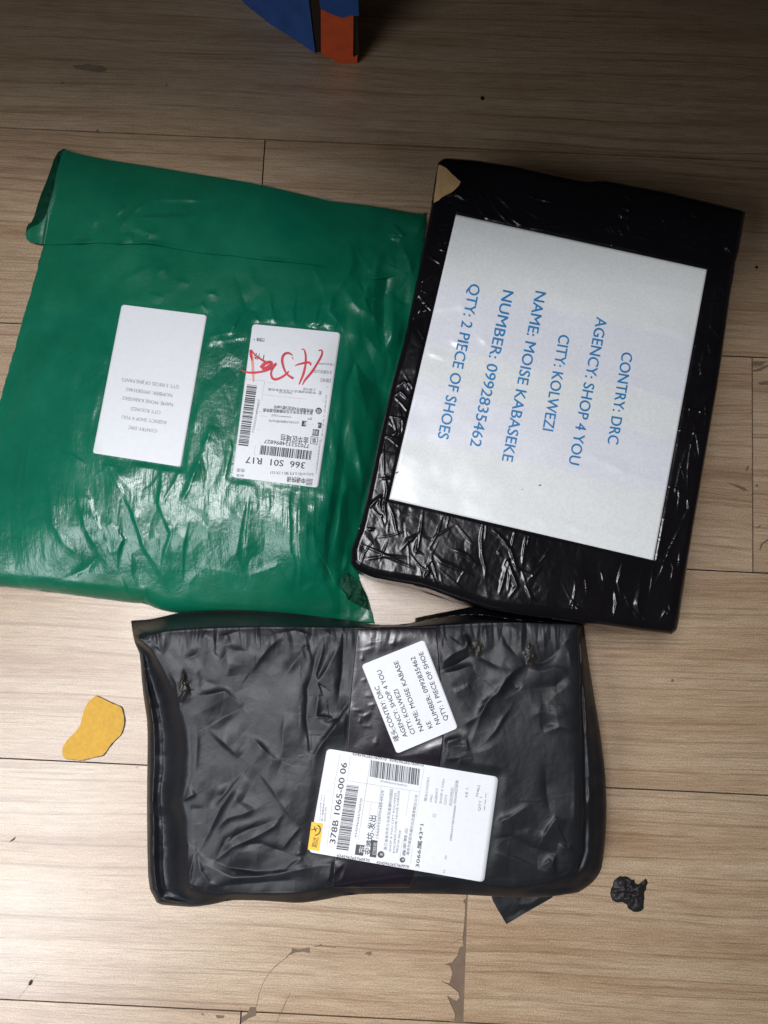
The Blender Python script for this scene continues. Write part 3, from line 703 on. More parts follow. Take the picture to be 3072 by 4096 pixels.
for a, b in [((548, 808), (420, 1718)), ((1322, 880), (1180, 1960)), ((540, 980), (1290, 1060)), ((310, 785), (545, 810)), ((520, 1190), (480, 1190)), ((500, 1240), (1270, 1300)), ((450, 1410), (1225, 1480)), ((420, 1718), (1130, 1800)), ((580, 830), (1322, 885))]:
    ink.line(P5(*a), P5(*b), 1.3)
ink.text('申通快递电子运单服务', P5(1255, 1560), P5(1318, 980), 6); ink.text('订单详情联系客服请扫描', P5(1190, 1950), P5(1240, 1540), 6)
ink.make('ruled_lines', M['lightink'], L2, kind='stuff')
red = Ink(g_ink, 0.0006)
for pts, ws in [([(1212, 440), (1235, 425), (1258, 440), (1250, 500), (1190, 600), (1130, 700), (1040, 800), (1010, 860)], [4, 7, 8, 7, 9, 9, 8, 3]),
                ([(1000, 425), (1020, 410), (1045, 450), (1055, 520), (1050, 620), (1020, 740), (968, 855)], [3, 7, 8, 7, 9, 8, 4]),
                ([(920, 625), (960, 605), (1030, 590), (1090, 578), (1118, 600), (1108, 620)], [2, 6, 8, 8, 9, 4]),
                ([(900, 780), (840, 745), (800, 700), (775, 630), (760, 560), (770, 500), (810, 465), (860, 470), (890, 500)], [10, 8, 7, 8, 9, 10, 9, 9, 3]),
                ([(845, 690), (810, 730), (740, 775), (680, 795), (640, 780), (622, 720), (640, 660), (690, 600)], [5, 8, 9, 10, 9, 7, 9, 7]),
                ([(255, 670), (300, 700), (400, 712), (500, 700), (590, 675), (650, 630), (690, 590)], [3, 7, 9, 8, 9, 12, 6]),
                ([(500, 650), (540, 600), (600, 575), (640, 580), (620, 620), (560, 665), (520, 650)], [12, 14, 12, 10, 14, 16, 14]),
                ([(570, 585), (520, 555), (450, 510), (400, 460), (372, 420), (378, 500), (395, 560)], [9, 8, 6, 5, 9, 10, 6]), ([(885, 520), (900, 545)], [4, 2])]:
    red.stroke(z5(pts), ws)
red.make('handwriting', M['redink'], L2, kind='stuff')
red = Ink(g_ink, 0.0005); red.stroke(z5([(385, 470), (400, 600), (404, 720), (410, 820)]), [9, 10, 9, 6]); red.stroke(z5([(600, 610), (575, 650), (540, 660)]), [8, 9, 5])
red.make('faded_handwriting', M['redpale'], L2, kind='stuff')

# ------------------------------------------------------------------ black taped box, right
zb1, zb2, zb3, zb4, zb5 = Zm(1600, 600, 2.37), Zm(2200, 600, 1.9025), Zm(1350, 1400, 1.746), Zm(2100, 1500, 1.7068), Zm(2600, 1100, 1.58)
BH = 0.10
b_top = [(1752, 650), (1765, 640), (1781, 631), (1895, 639), (2064, 664), (2200, 694), (2330, 722), (2352, 724), (2384, 720), (2426, 721), (2673, 768), (2831, 806), (2960, 838), (2983, 848)]
b_right = [(2983, 848), (2957, 1000), (2936, 1073), (2878, 1500), (2797, 1969), (2762, 2174), (2733, 2367), (2716, 2484), (2708, 2520), (2686, 2537)]
b_bottom = [(1402, 2250), (1420, 2275), (1440, 2286), (1493, 2311), (1560, 2324), (1680, 2345), (1760, 2372), (1840, 2402), (1900, 2420), (1968, 2440), (2100, 2462), (2334, 2490), (2569, 2525), (2686, 2537)]
b_left = [(1752, 650), (1745, 690), (1738, 722), (1730, 803), (1709, 904), (1663, 1140), (1617, 1360), (1605, 1400), (1568, 1526), (1516, 1755), (1465, 1996), (1436, 2116), (1404, 2195), (1402, 2250)]
b_out = b_top + b_right[1:] + b_bottom[::-1][1:] + b_left[::-1][1:-1]
sheet = [(1824, 858), (2828, 1078), (2610, 2239), (1557, 1996)]
sheet = [(1824, 858), (2828, 1078), (2614, 2241), (1557, 1996)]
def b_base(PX, PY):
    PX = np.asarray(PX, float); PY = np.asarray(PY, float)
    d = dist_poly(PX, PY, b_out)
    w = 26 + 22 * sstep(2150, 2350, PY)
    r = 1 - np.sqrt(np.clip(1 - (1 - np.clip(d / w, 0, 1)) ** 2, 0, 1))
    return BH - 0.006 * r * (1 + 0.8 * sstep(2150, 2400, PY)) + 0.0012 * fbm((PX - 300) / 500, PY / 500, 21, 2)
B_CREASE = [(zb3(p), a, l, r) for p, a, l, r in [
    ([(600, 1100), (585, 1250), (565, 1380), (540, 1430)], 1.1, 5, 9), ([(735, 1160), (700, 1280), (640, 1390)], 1.1, 5, 8), ([(785, 1150), (760, 1240)], 0.9, 4, 6),
    ([(820, 1220), (740, 1270), (660, 1320)], 0.9, 5, 7), ([(830, 1220), (890, 1290), (940, 1350)], 1.0, 5, 7), ([(1020, 1200), (1003, 1320), (1010, 1440), (1032, 1510), (1030, 1600)], 1.7, 7, 9), ([(1040, 1200), (1030, 1340)], 1.0, 5, 5),
    ([(1090, 1260), (1150, 1320), (1210, 1400), (1240, 1500), (1270, 1560)], 1.8, 12, 9), ([(1240, 1260), (1210, 1400)], 0.9, 5, 6), ([(1320, 1280), (1300, 1400), (1290, 1500)], 1.2, 7, 7), ([(1340, 1280), (1325, 1380)], 0.9, 4, 6),
    ([(1485, 1380), (1440, 1450), (1400, 1500)], 1.1, 5, 6), ([(1160, 1520), (1190, 1470), (1220, 1560), (1255, 1650), (1200, 1725)], 2.4, 9, 16), ([(1130, 1700), (1160, 1600), (1190, 1480)], 1.8, 12, 9), ([(1190, 1690), (1200, 1570), (1180, 1500)], 1.4, 6, 9),
    ([(360, 1080), (390, 1160), (410, 1260), (430, 1300)], 1.2, 7, 7), ([(320, 640), (318, 760), (325, 880)], 1.0, 7, 7), ([(300, 900), (370, 890)], 1.6, 5, 8), ([(330, 880), (345, 980), (325, 1080), (340, 1200)], 1.9, 8, 8),
    ([(210, 1110), (260, 1060), (300, 1030), (290, 1080), (320, 1130)], 2.0, 12, 8), ([(300, 1150), (320, 1170)], 1.6, 7, 7), ([(330, 600), (440, 620)], 1.2, 5, 7), ([(295, 710), (420, 730)], 1.0, 5, 6), ([(380, 600), (430, 560)], 1.2, 6, 8),
    ([(400, 320), (440, 290), (480, 330), (520, 320)], 1.5, 6, 8), ([(420, 250), (470, 220), (500, 280)], 1.2, 6, 8), ([(560, 1290), (490, 1340), (440, 1400)], 1.5, 8, 16), ([(560, 1300), (540, 1400), (600, 1430)], 1.4, 7, 7),
    ([(200, 1460), (330, 1440), (500, 1450)], 1.2, 9, 9), ([(170, 1360), (330, 1430), (540, 1530)], 1.1, 7, 9), ([(350, 1330), (290, 1480)], 1.0, 5, 7), ([(620, 1500), (640, 1540), (600, 1600)], 1.5, 7, 9), ([(200, 1250), (260, 1250)], 1.3, 7, 9),
    ([(640, 1380), (720, 1480), (960, 1580)], 0.9, 14, 14), ([(800, 1390), (900, 1430), (980, 1500)], 1.1, 9, 12), ([(1310, 1640), (1350, 1720), (1390, 1760)], 1.4, 8, 9), ([(1340, 1600), (1400, 1540), (1430, 1500)], 1.2, 8, 12), ([(1120, 1400), (1140, 1440)], 1.3, 6, 7)]]
B_CREASE += [(zb1(p), a, l, r) for p, a, l, r in [
    ([(350, 722), (420, 705), (490, 690)], 0.9, 4, 6), ([(360, 745), (460, 750)], 0.7, 4, 5), ([(900, 190), (980, 225), (1060, 250)], 1.0, 5, 6), ([(1230, 262), (1310, 290), (1390, 322), (1520, 310), (1659, 315)], 0.9, 5, 6),
    ([(690, 350), (760, 420), (825, 490)], 0.9, 6, 6), ([(880, 390), (960, 460), (1080, 590)], 1.5, 9, 10), ([(835, 430), (880, 510), (940, 590), (1030, 690)], 1.6, 8, 9), ([(1110, 360), (1180, 420), (1300, 460), (1450, 495), (1659, 500)], 0.9, 5, 6),
    ([(730, 515), (770, 580), (810, 630), (860, 660)], 1.3, 7, 8), ([(1040, 635), (1100, 680), (1160, 725)], 1.2, 6, 6), ([(375, 470), (440, 430), (520, 415), (580, 440), (650, 475)], 2.0, 6, 9), ([(430, 500), (560, 450)], 1.5, 6, 7), ([(560, 430), (620, 470)], 1.8, 5, 8),
    ([(130, 1440), (200, 1340), (280, 1240), (360, 1180)], 1.1, 7, 8), ([(330, 1460), (240, 1480), (160, 1540), (90, 1640)], 1.3, 7, 8), ([(160, 1590), (200, 1510), (250, 1520), (240, 1560), (170, 1580)], 1.3, 6, 6), ([(320, 1380), (200, 1450)], 0.9, 5, 6), ([(420, 885), (470, 855)], 1.2, 6, 6), ([(380, 820), (400, 960)], 0.9, 8, 10), ([(300, 590), (480, 530)], 0.9, 5, 7), ([(250, 1150), (200, 1300)], 0.8, 6, 8), ([(640, 320), (620, 380)], 1.3, 6, 8)]]
B_CREASE += [(zb2(p), a, l, r) for p, a, l, r in [
    ([(0, 255), (150, 250), (310, 235)], 0.7, 5, 6), ([(290, 295), (350, 308), (425, 308)], 1.1, 5, 7), ([(230, 412), (320, 402), (400, 395), (460, 375)], 0.9, 4, 6), ([(590, 372), (700, 395), (810, 442)], 1.0, 5, 6),
    ([(515, 430), (550, 505), (640, 480)], 2.2, 10, 14), ([(515, 430), (580, 440), (640, 480)], 1.6, 7, 12), ([(360, 610), (430, 585), (510, 565), (480, 640)], 1.8, 10, 14), ([(600, 500), (595, 560), (610, 620)], 2.0, 7, 12), ([(530, 570), (545, 630), (575, 660)], 1.8, 7, 12),
    ([(360, 520), (400, 560), (350, 600)], 1.0, 9, 9), ([(430, 320), (470, 370)], 1.2, 6, 8), ([(840, 460), (870, 540), (900, 610)], 1.0, 6, 7), ([(1015, 460), (1100, 500), (1180, 545)], 1.1, 5, 6), ([(1005, 510), (1060, 575)], 1.1, 6, 7), ([(1310, 700), (1350, 740), (1395, 800)], 2.0, 9, 12), ([(720, 750), (880, 700)], 0.7, 6, 8), ([(560, 330), (620, 380)], 1.1, 8, 8)]]
B_CREASE += [(zb5(p), a, l, r) for p, a, l, r in [
    ([(380, 700), (330, 840), (285, 970), (255, 1110), (240, 1230), (240, 1390)], 1.1, 5, 7), ([(330, 720), (300, 800), (285, 840)], 1.0, 5, 6), ([(310, 1010), (240, 1090), (190, 1230), (155, 1400)], 1.2, 6, 7), ([(350, 470), (330, 560), (315, 660)], 1.1, 6, 7),
    ([(60, 1535), (180, 1560), (270, 1575)], 1.2, 5, 6), ([(170, 975), (280, 995), (375, 1015)], 1.1, 4, 6), ([(50, 1665), (150, 1685), (255, 1702)], 1.3, 5, 6), ([(30, 1785), (130, 1810), (235, 1822)], 1.2, 5, 6), ([(200, 1580), (130, 1720), (70, 1880), (20, 1970)], 1.4, 7, 8),
    ([(210, 835), (300, 855), (390, 880)], 1.0, 4, 6), ([(110, 1330), (200, 1370), (300, 1400)], 1.0, 4, 6), ([(205, 1400), (240, 1420), (245, 1480), (200, 1560)], 1.4, 6, 6), ([(300, 180), (500, 168)], 0.8, 5, 6), ([(430, 0), (400, 200), (370, 450)], 0.8, 8, 8), ([(65, 2180), (100, 2120), (160, 2200)], 1.6, 8, 8), ([(120, 2080), (150, 2170)], 1.4, 7, 9)]]
B_CREASE += [(zb4(p), a, l, r) for p, a, l, r in [
    ([(675, 1250), (655, 1330), (635, 1410), (655, 1510)], 1.4, 7, 8), ([(612, 1470), (625, 1560), (605, 1650)], 1.8, 6, 10), ([(790, 1450), (765, 1560), (790, 1650)], 2.0, 11, 16), ([(740, 1610), (780, 1670)], 1.2, 6, 6), ([(880, 1280), (870, 1380), (850, 1520)], 1.0, 6, 7),
    ([(960, 1650), (990, 1610), (1020, 1680), (1000, 1730)], 1.6, 8, 9), ([(200, 1380), (400, 1400), (600, 1480)], 0.7, 14, 14), ([(170, 1290), (360, 1290)], 0.7, 10, 12), ([(0, 1555), (400, 1600), (850, 1690)], 1.0, 10, 12)]]
def b_rough(PX, PY):
    w = W(PX, PY, BH); x, y = w[..., 0], w[..., 1]
    return 0.00030 * crumple(x / 0.034, y / 0.040, 31) + 0.00016 * crumple(x / 0.010, y / 0.018, 33) + 0.00007 * crumple(x / 0.004, y / 0.006, 34) + 0.0003 * fbm(x / 0.05, y / 0.05, 35, 2)
rb = random.Random(12)
for _ in range(90):                                  # thin taut wrinkles of the wrap, denser on the strips beside the sheet
    k = rb.random()
    if k < 0.35: x_, y_, a_ = rb.uniform(1480, 2680), 0, rb.gauss(1.5, 0.5); y_ = 2090 + (x_ - 1480) * 0.24 + rb.uniform(-30, 150)
    elif k < 0.6: y_ = rb.uniform(900, 2050); x_ = 1770 - (y_ - 700) * 0.236 + rb.uniform(-20, 40); a_ = rb.gauss(1.2, 0.7)
    elif k < 0.8: y_ = rb.uniform(1000, 2300); x_ = 2900 - (y_ - 1000) * 0.165 + rb.uniform(-50, 20); a_ = rb.gauss(1.6, 0.5)
    else: x_ = rb.uniform(1850, 2900); y_ = 740 + (x_ - 1850) * 0.2 + rb.uniform(-30, 110); a_ = rb.gauss(0.5, 0.6)
    L_ = rb.uniform(20, 95); b_ = a_ + rb.gauss(0, 0.25)
    B_CREASE.append(([(x_, y_), (x_ + L_ * math.cos(a_), y_ + L_ * math.sin(a_)), (x_ + L_ * (math.cos(a_) + math.cos(b_)), y_ + L_ * (math.sin(a_) + math.sin(b_)))], rb.uniform(0.5, 1.0), 4, 5))
def box_creases(PX, PY):
    SHARP[:] = [0.55, 1.05, 0.62]; h = creases(PX, PY, B_CREASE); SHARP[:] = [0.9, 3.4, 0.85]; return h
def b_full(PX, PY):
    m = 0.05 + 0.95 * flat_mask(PX, PY, [sheet], 14)
    return b_base(PX, PY) - 0.0006 * (1 - m) + m * (b_rough(PX, PY) + box_creases(PX, PY) * 0.9)
bb = tag(empty('taped_box', W(2200, 1550, 0)), 'black box wrapped in shiny tape with a large white sheet printed in blue', 'box')
PX, PY = coons(b_top, b_right, b_bottom, b_left, 470, 560)
def b_bulge(P, s, n):
    q = np.zeros_like(P); c = P.mean(0); d = P[:, :2] - c[:2]; d /= np.hypot(d[:, 0], d[:, 1])[:, None]
    k = 0.0004 * vnoise(P[:, 0] / 0.012 + s * 5, P[:, 1] / 0.012, 41); q[:, :2] = d * (k + 0.0015 * math.sin(math.pi * s))[:, None] * 0.6; return q
grid_mesh('box_body', PX, PY, b_full(PX, PY), M['black_tape'], bb, floor=0.0005, steps=14, bulge=b_bulge)
poly_obj('cardboard_patch', zb1([(368, 140), (395, 148), (440, 172), (500, 235), (575, 300), (560, 335), (500, 395), (400, 445), (370, 475), (318, 500), (325, 430), (342, 290), (355, 190)]), 0.0010, M['cardboard'], bb, 0.0004,
         zf=lambda X, Y: np.minimum(b_base(X, Y) + 0.0004, BH + 0.001))
def s_surf(PX, PY):
    PX = np.asarray(PX, float); PY = np.asarray(PY, float)
    return b_base(PX, PY) + 0.05 * (b_rough(PX, PY) + 0.75 * creases(PX, PY, B_CREASE)) + 0.00035 * fbm(PX / 170, PY / 110, 77, 3) + 2.4 * creases(PX, PY, S_CREASE)
S_CREASE = [(zb1([(720, 1180), (680, 1320), (560, 1440), (640, 1530)]), 0.45, 20, 14), (zb1([(330, 1520), (450, 1490), (560, 1480), (620, 1520)]), 0.5, 10, 9), (zb2([(0, 1040), (200, 1140), (600, 1200)]), 0.4, 26, 30), (zb2([(700, 1310), (900, 1370), (1100, 1450)]), 0.5, 24, 16),
            (zb2([(500, 1000), (800, 1020), (1160, 1085)]), 0.2, 7, 10), (zb4([(380, 530), (560, 600), (700, 680), (960, 750)]), 0.7, 16, 14), (zb4([(0, 970), (300, 1030), (450, 1085), (890, 1130)]), 0.4, 10, 10), (zb4([(700, 60), (900, 140), (1060, 190)]), 0.4, 12, 10),
            (zb4([(760, 330), (880, 390), (1000, 450)]), 0.4, 12, 10), (zb1([(750, 1760), (800, 1790), (840, 1840)]), 0.6, 5, 6), (zb1([(480, 1800), (560, 1820), (640, 1870)]), 0.7, 5, 6), (zb3([(640, 20), (760, 60)]), 0.6, 6, 6)]
SL = label(bb, sheet, s_surf, 0, name='paper_sheet', mat=M['sheet'], n=120, lift=0.0009, drop=0.0004)
ink = Ink(lambda X, Y: s_surf(X, Y) + 0.0009, 0.00035)
S18 = 3072 / 1659
for t, a, b in [('CONTRY: DRC', (1344, 760), (1312, 957)), ('AGENCY: SHOP 4 YOU', (1289, 684), (1228, 1001)), ('CITY: KOLWEZI', (1208, 722), (1172, 928)),
                ('NAME: MOISE KABASEKE', (1157, 628), (1084, 994)), ('NUMBER: 0992835462', (1087, 626), (1015, 962)), ('QTY: 2 PIECE OF SHOES', (1015, 612), (945, 945))]:
    ink.text(t, (a[0] * S18, a[1] * S18), (b[0] * S18, b[1] * S18), 44, res=4, bold=0.013)
ink.make('text_line', M['blueink'], SL, split=True)
ink = Ink(lambda X, Y: s_surf(X, Y) + 0.0009, 0.0004)
for a, b, w in [((405, 862), (426, 850), 5), ((1405, 947), (1424, 942), 4), ((1285, 975), (1296, 973), 2)]:
    p, q = zb3([a, b]); ink.line(p, q, w)
ink.make('scuff_mark', M['ink'], SL, split=True)
# torn strip of tape and cardboard fringe along the lower side
def strip(name, pa, pb, za, zb, mat, parent, n=60, m=8, seed=0, amp=0.001):
    A = resample(pa, n, 1); B = resample(pb, n, 1); t = np.linspace(0, 1, m)[:, None, None]
    G = A[None] * (1 - t) + B[None] * t; Z = za * (1 - t[..., 0]) + zb * t[..., 0] + amp * vnoise(G[..., 0] / 14, G[..., 1] / 7, seed)
    return grid_mesh(name, G[..., 0], G[..., 1], Z, mat, parent, drop=0.0003)
def streaky():
    m, nt, b = new_mat('streaked_brown_tape'); mp = coords(nt, (1, 6, 1), math.radians(-17))
    mp.inputs['Rotation'].default_value = (0, 0, math.radians(17))
    n = N(nt, 'ShaderNodeTexNoise', Scale=90.0, Detail=4.0); nt.links.new(mp.outputs[0], n.inputs['Vector'])
    r = ramp(nt, [(0.42, (0.02, 0.014, 0.012)), (0.50, (0.16, 0.10, 0.05)), (0.62, (0.38, 0.26, 0.15))]); nt.links.new(n.outputs['Fac'], r.inputs[0]); nt.links.new(r.outputs[0], b.inputs['Base Color'])
    b.inputs['Roughness'].default_value = 0.4; return m
M['streak'] = streaky()
strip('torn_tape', zb3([(300, 1596), (560, 1626), (700, 1650), (850, 1690), (965, 1715), (1010, 1740)]), zb3([(300, 1602), (480, 1648), (640, 1700), (800, 1750), (960, 1770), (1010, 1772)]), 0.088, 0.030, M['streak'], bb, seed=3)
strip('torn_tape', zb3([(600, 1690), (760, 1730), (850, 1752), (960, 1764), (1080, 1790)]), zb3([(600, 1693), (760, 1742), (850, 1770), (920, 1788), (1080, 1800)]), 0.034, 0.028, M['black_film'], bb, seed=5)

# ------------------------------------------------------------------ dark plastic parcel, below
zp1, zp2, zp3, zp4 = Zm(500, 2380, 1.843), Zm(500, 3000, 1.843), Zm(1700, 2380, 1.843), Zm(1700, 3000, 1.843)
p_top = [(524, 2483), (548, 2481), (598, 2478), (660, 2464), (717, 2450), (825, 2441), (988, 2440), (1151, 2451), (1314, 2471), (1420, 2484), (1500, 2500), (1620, 2498), (1700, 2476), (1790, 2458), (1863, 2446), (1917, 2428), (1960, 2432), (2100, 2452), (2297, 2480), (2335, 2499)]
p_right = [(2335, 2499), (2351, 2624), (2373, 2760), (2400, 2923), (2421, 3081), (2427, 3217), (2424, 3330), (2411, 3461), (2392, 3505), (2360, 3540), (2313, 3570)]
p_bottom = [(600, 3559), (617, 3591), (630, 3617), (700, 3624), (771, 3629), (850, 3618), (912, 3602), (988, 3600), (1100, 3606), (1195, 3613), (1280, 3602), (1400, 3578), (1550, 3574), (1700, 3575), (1836, 3578), (1966, 3585), (2100, 3592), (2210, 3586), (2313, 3570)]
p_left = [(524, 2483), (530, 2530), (538, 2570), (552, 2600), (560, 2620), (570, 2760), (584, 2850), (590, 2900), (590, 3031), (587, 3163), (590, 3488), (600, 3559)]
p_out = p_top + p_right[1:] + p_bottom[::-1][1:] + p_left[::-1][1:-1]
p_rim = [(560, 2556), (663, 2532), (815, 2522), (1043, 2514), (1368, 2514), (1520, 2512), (1700, 2508), (1900, 2500), (2080, 2494), (2308, 2500), (2314, 2700), (2320, 3000), (2322, 3400), (2296, 3470), (2200, 3520), (2060, 3545), (1960, 3535), (1836, 3500), (1600, 3500), (1400, 3528), (1200, 3566), (988, 3570), (860, 3572), (765, 3552),
         (757, 3434), (757, 3271), (737, 3190), (762, 3100), (765, 3031), (757, 2922), (717, 2787), (673, 2705), (606, 2590)]
lab3 = [(1308, 2994), (1994, 3108), (1936, 3529), (1234, 3408)]
lab4 = [(1446, 2660), (1697, 2559), (1832, 2912), (1587, 3015)]
PH_ = 0.070
def p_base(PX, PY):
    PX = np.asarray(PX, float); PY = np.asarray(PY, float)
    ins = inside(PX, PY, p_rim); do = dist_poly(PX, PY, p_out); di = dist_poly(PX, PY, p_rim)
    s = np.where(ins, 1.0, do / (do + di + 1e-6))
    left = (1 - sstep(700, 830, PX)) * sstep(2540, 2640, PY)
    top = (1 - sstep(2505, 2550, PY))
    out = 1 - top                                  # on the other sides the upper rim hides the walls
    z0 = 0.004 + 0.014 * sstep(540, 720, PX)
    zt = z0 + (PH_ - z0) * sstep(0.0, 0.92, s)
    rnd_ = 0.007 * (1 - np.sqrt(np.clip(1 - (1 - np.clip(do / 22, 0, 1)) ** 2, 0, 1)))
    zs = PH_ - 0.010 * (1 - sstep(0.0, 1.0, s))
    zl = np.interp(s, [0, 0.07, 0.16, 0.28, 0.40, 1.0], [0.047, 0.0525, 0.0545, 0.0515, 0.0505, 0.0]) * (s < 1) + 0
    up = 0.0505 + (PH_ - 0.0505) * sstep(0.36, 1.0, s)
    zl = np.where(s > 0.36, up, zl)
    zo = zs * (1 - left) + zl * left - rnd_
    right = sstep(2270, 2330, PX)
    zo = zo + right * (0.0005 * np.exp(-((s - 0.50 - 0.08 * vnoise(PY / 130, PY * 0, 5)) / 0.14) ** 2) - 0.0045 * np.exp(-((s - 0.82) / 0.12) ** 2)) * (0.8 + 0.5 * vnoise(PY / 90, PX / 60, 6)) - right * 0.008 * (1 - s)
    zo = zo + 0.0030 * (1 - s) * fbm(PX / 150, PY / 110, 58, 3) + 0.002 * (1 - s) * crumple(PX / 120, PY / 60, 59)
    z = zt * top + zo * out
    z = z - np.where(ins, 0.0015 * np.exp(-di / 22.0), 0.0015)
    return np.maximum(z, 0.0016) + 0.0008 * fbm(PX / 300, PY / 300, 51, 2) * np.clip(s * 2 - 1, 0, 1)
P_CREASE = [(zp1(p), a, l, r) for p, a, l, r in [
    ([(1140, 310), (1060, 390), (1000, 460), (930, 560)], 3.0, 14, 34), ([(1340, 370), (1260, 480), (1200, 560), (1120, 650)], -2.6, 22, 26), ([(1300, 400), (1360, 380)], 1.8, 10, 16),
    ([(1450, 350), (1410, 450), (1385, 580), (1345, 690), (1340, 900), (1365, 1180)], -4.2, 20, 16), ([(1480, 280), (1440, 460), (1400, 590), (1420, 640), (1480, 560), (1580, 380)], 3.0, 12, 14),
    ([(1615, 280), (1600, 560), (1570, 800)], -3.0, 12, 12), ([(1659, 760), (1570, 900), (1500, 920), (1420, 905)], -3.4, 14, 18), ([(1430, 700), (1410, 850), (1405, 900), (1530, 915), (1620, 850)], 3.2, 14, 16),
    ([(1620, 860), (1540, 980), (1480, 1060), (1400, 1180), (1335, 1180)], 3.2, 22, 10), ([(510, 750), (620, 735), (730, 715), (800, 770), (865, 825)], 3.2, 14, 18), ([(865, 830), (740, 890), (615, 965)], -3.0, 18, 20),
    ([(610, 975), (700, 1060), (780, 1130), (845, 1195)], 3.4, 34, 14), ([(925, 1050), (1000, 1120), (1090, 1210), (1150, 1230)], 2.6, 14, 26), ([(1180, 860), (1165, 1050), (1160, 1200)], 1.8, 26, 14), ([(1340, 1000), (1350, 1180)], 1.8, 22, 10),
    ([(640, 410), (560, 430), (440, 480)], -2.2, 18, 18), ([(740, 370), (760, 520), (770, 600)], 2.0, 26, 22), ([(170, 340), (240, 380), (290, 430)], -1.6, 14, 12), ([(530, 560), (600, 640), (750, 690)], -1.8, 16, 20), ([(650, 400), (720, 460)], -1.6, 14, 14),
    ([(330, 570), (380, 650), (390, 740), (350, 800)], 2.6, 12, 8), ([(440, 540), (460, 660), (500, 740)], -3.0, 9, 9), ([(400, 790), (440, 720), (520, 700)], 2.4, 7, 9), ([(420, 800), (380, 860), (300, 1020)], 2.2, 12, 16), ([(520, 960), (530, 1100), (520, 1300)], 1.6, 12, 16),
    ([(600, 260), (570, 330)], 1.0, 8, 8), ([(830, 270), (740, 300), (690, 300)], 1.1, 8, 8), ([(1100, 290), (1250, 260), (1400, 310)], 1.4, 8, 9), ([(1480, 260), (1550, 340)], 1.4, 8, 8), ([(750, 400), (900, 420), (1010, 500)], 1.0, 16, 18)]]
P_CREASE += [(zp2(p), a, l, r) for p, a, l, r in [
    ([(870, 190), (800, 280), (700, 430), (620, 600), (545, 740)], -3.6, 14, 32), ([(870, 180), (760, 320), (680, 420)], 2.2, 30, 8), ([(955, 110), (1020, 200), (1090, 290), (1180, 430), (1290, 565)], 2.8, 18, 12), ([(925, 260), (870, 380), (980, 430)], -1.6, 22, 22),
    ([(430, 370), (470, 345), (525, 322)], 2.4, 12, 9), ([(1000, 415), (870, 470), (760, 500), (650, 585)], 2.4, 16, 20), ([(1105, 520), (980, 570), (850, 600), (750, 660), (680, 800)], -3.4, 16, 16), ([(950, 545), (800, 620), (730, 690)], 2.2, 8, 10),
    ([(1170, 460), (1100, 560), (960, 640), (780, 720), (660, 820)], 2.6, 12, 16), ([(860, 700), (1000, 690), (1130, 740), (1290, 785)], -2.6, 12, 16), ([(1130, 740), (1250, 770), (1400, 750)], 1.6, 10, 14),
    ([(520, 755), (590, 850), (700, 900), (790, 945), (1000, 935), (1250, 890), (1480, 850), (1625, 815)], 3.2, 16, 20), ([(620, 790), (760, 860), (960, 890), (1200, 880)], -3.0, 14, 14), ([(525, 765), (560, 900), (620, 980), (690, 1005)], 2.6, 12, 14), ([(510, 760), (480, 900), (470, 1030)], 2.2, 8, 10),
    ([(690, 1005), (860, 990), (1080, 970), (1250, 960)], -3.4, 16, 18), ([(790, 1045), (950, 1062), (1150, 1060), (1320, 1045), (1460, 1005)], 3.4, 13, 13), ([(1630, 815), (1550, 900), (1480, 965)], 2.8, 10, 12), ([(1640, 830), (1600, 950), (1540, 1000)], 2.0, 10, 10),
    ([(1290, 565), (1220, 650), (1165, 725)], 1.8, 8, 10), ([(1280, 680), (1345, 745)], 1.8, 8, 10), ([(600, 440), (480, 430)], -1.8, 14, 14), ([(440, 640), (470, 700), (460, 830)], 1.8, 8, 8), ([(480, 980), (530, 1010), (520, 1040)], 1.8, 7, 7), ([(1200, 880), (1230, 850), (1310, 800)], 1.6, 8, 12), ([(680, 270), (720, 330)], 1.2, 10, 10), ([(380, 0), (400, 90), (440, 140)], 1.4, 9, 9)]]
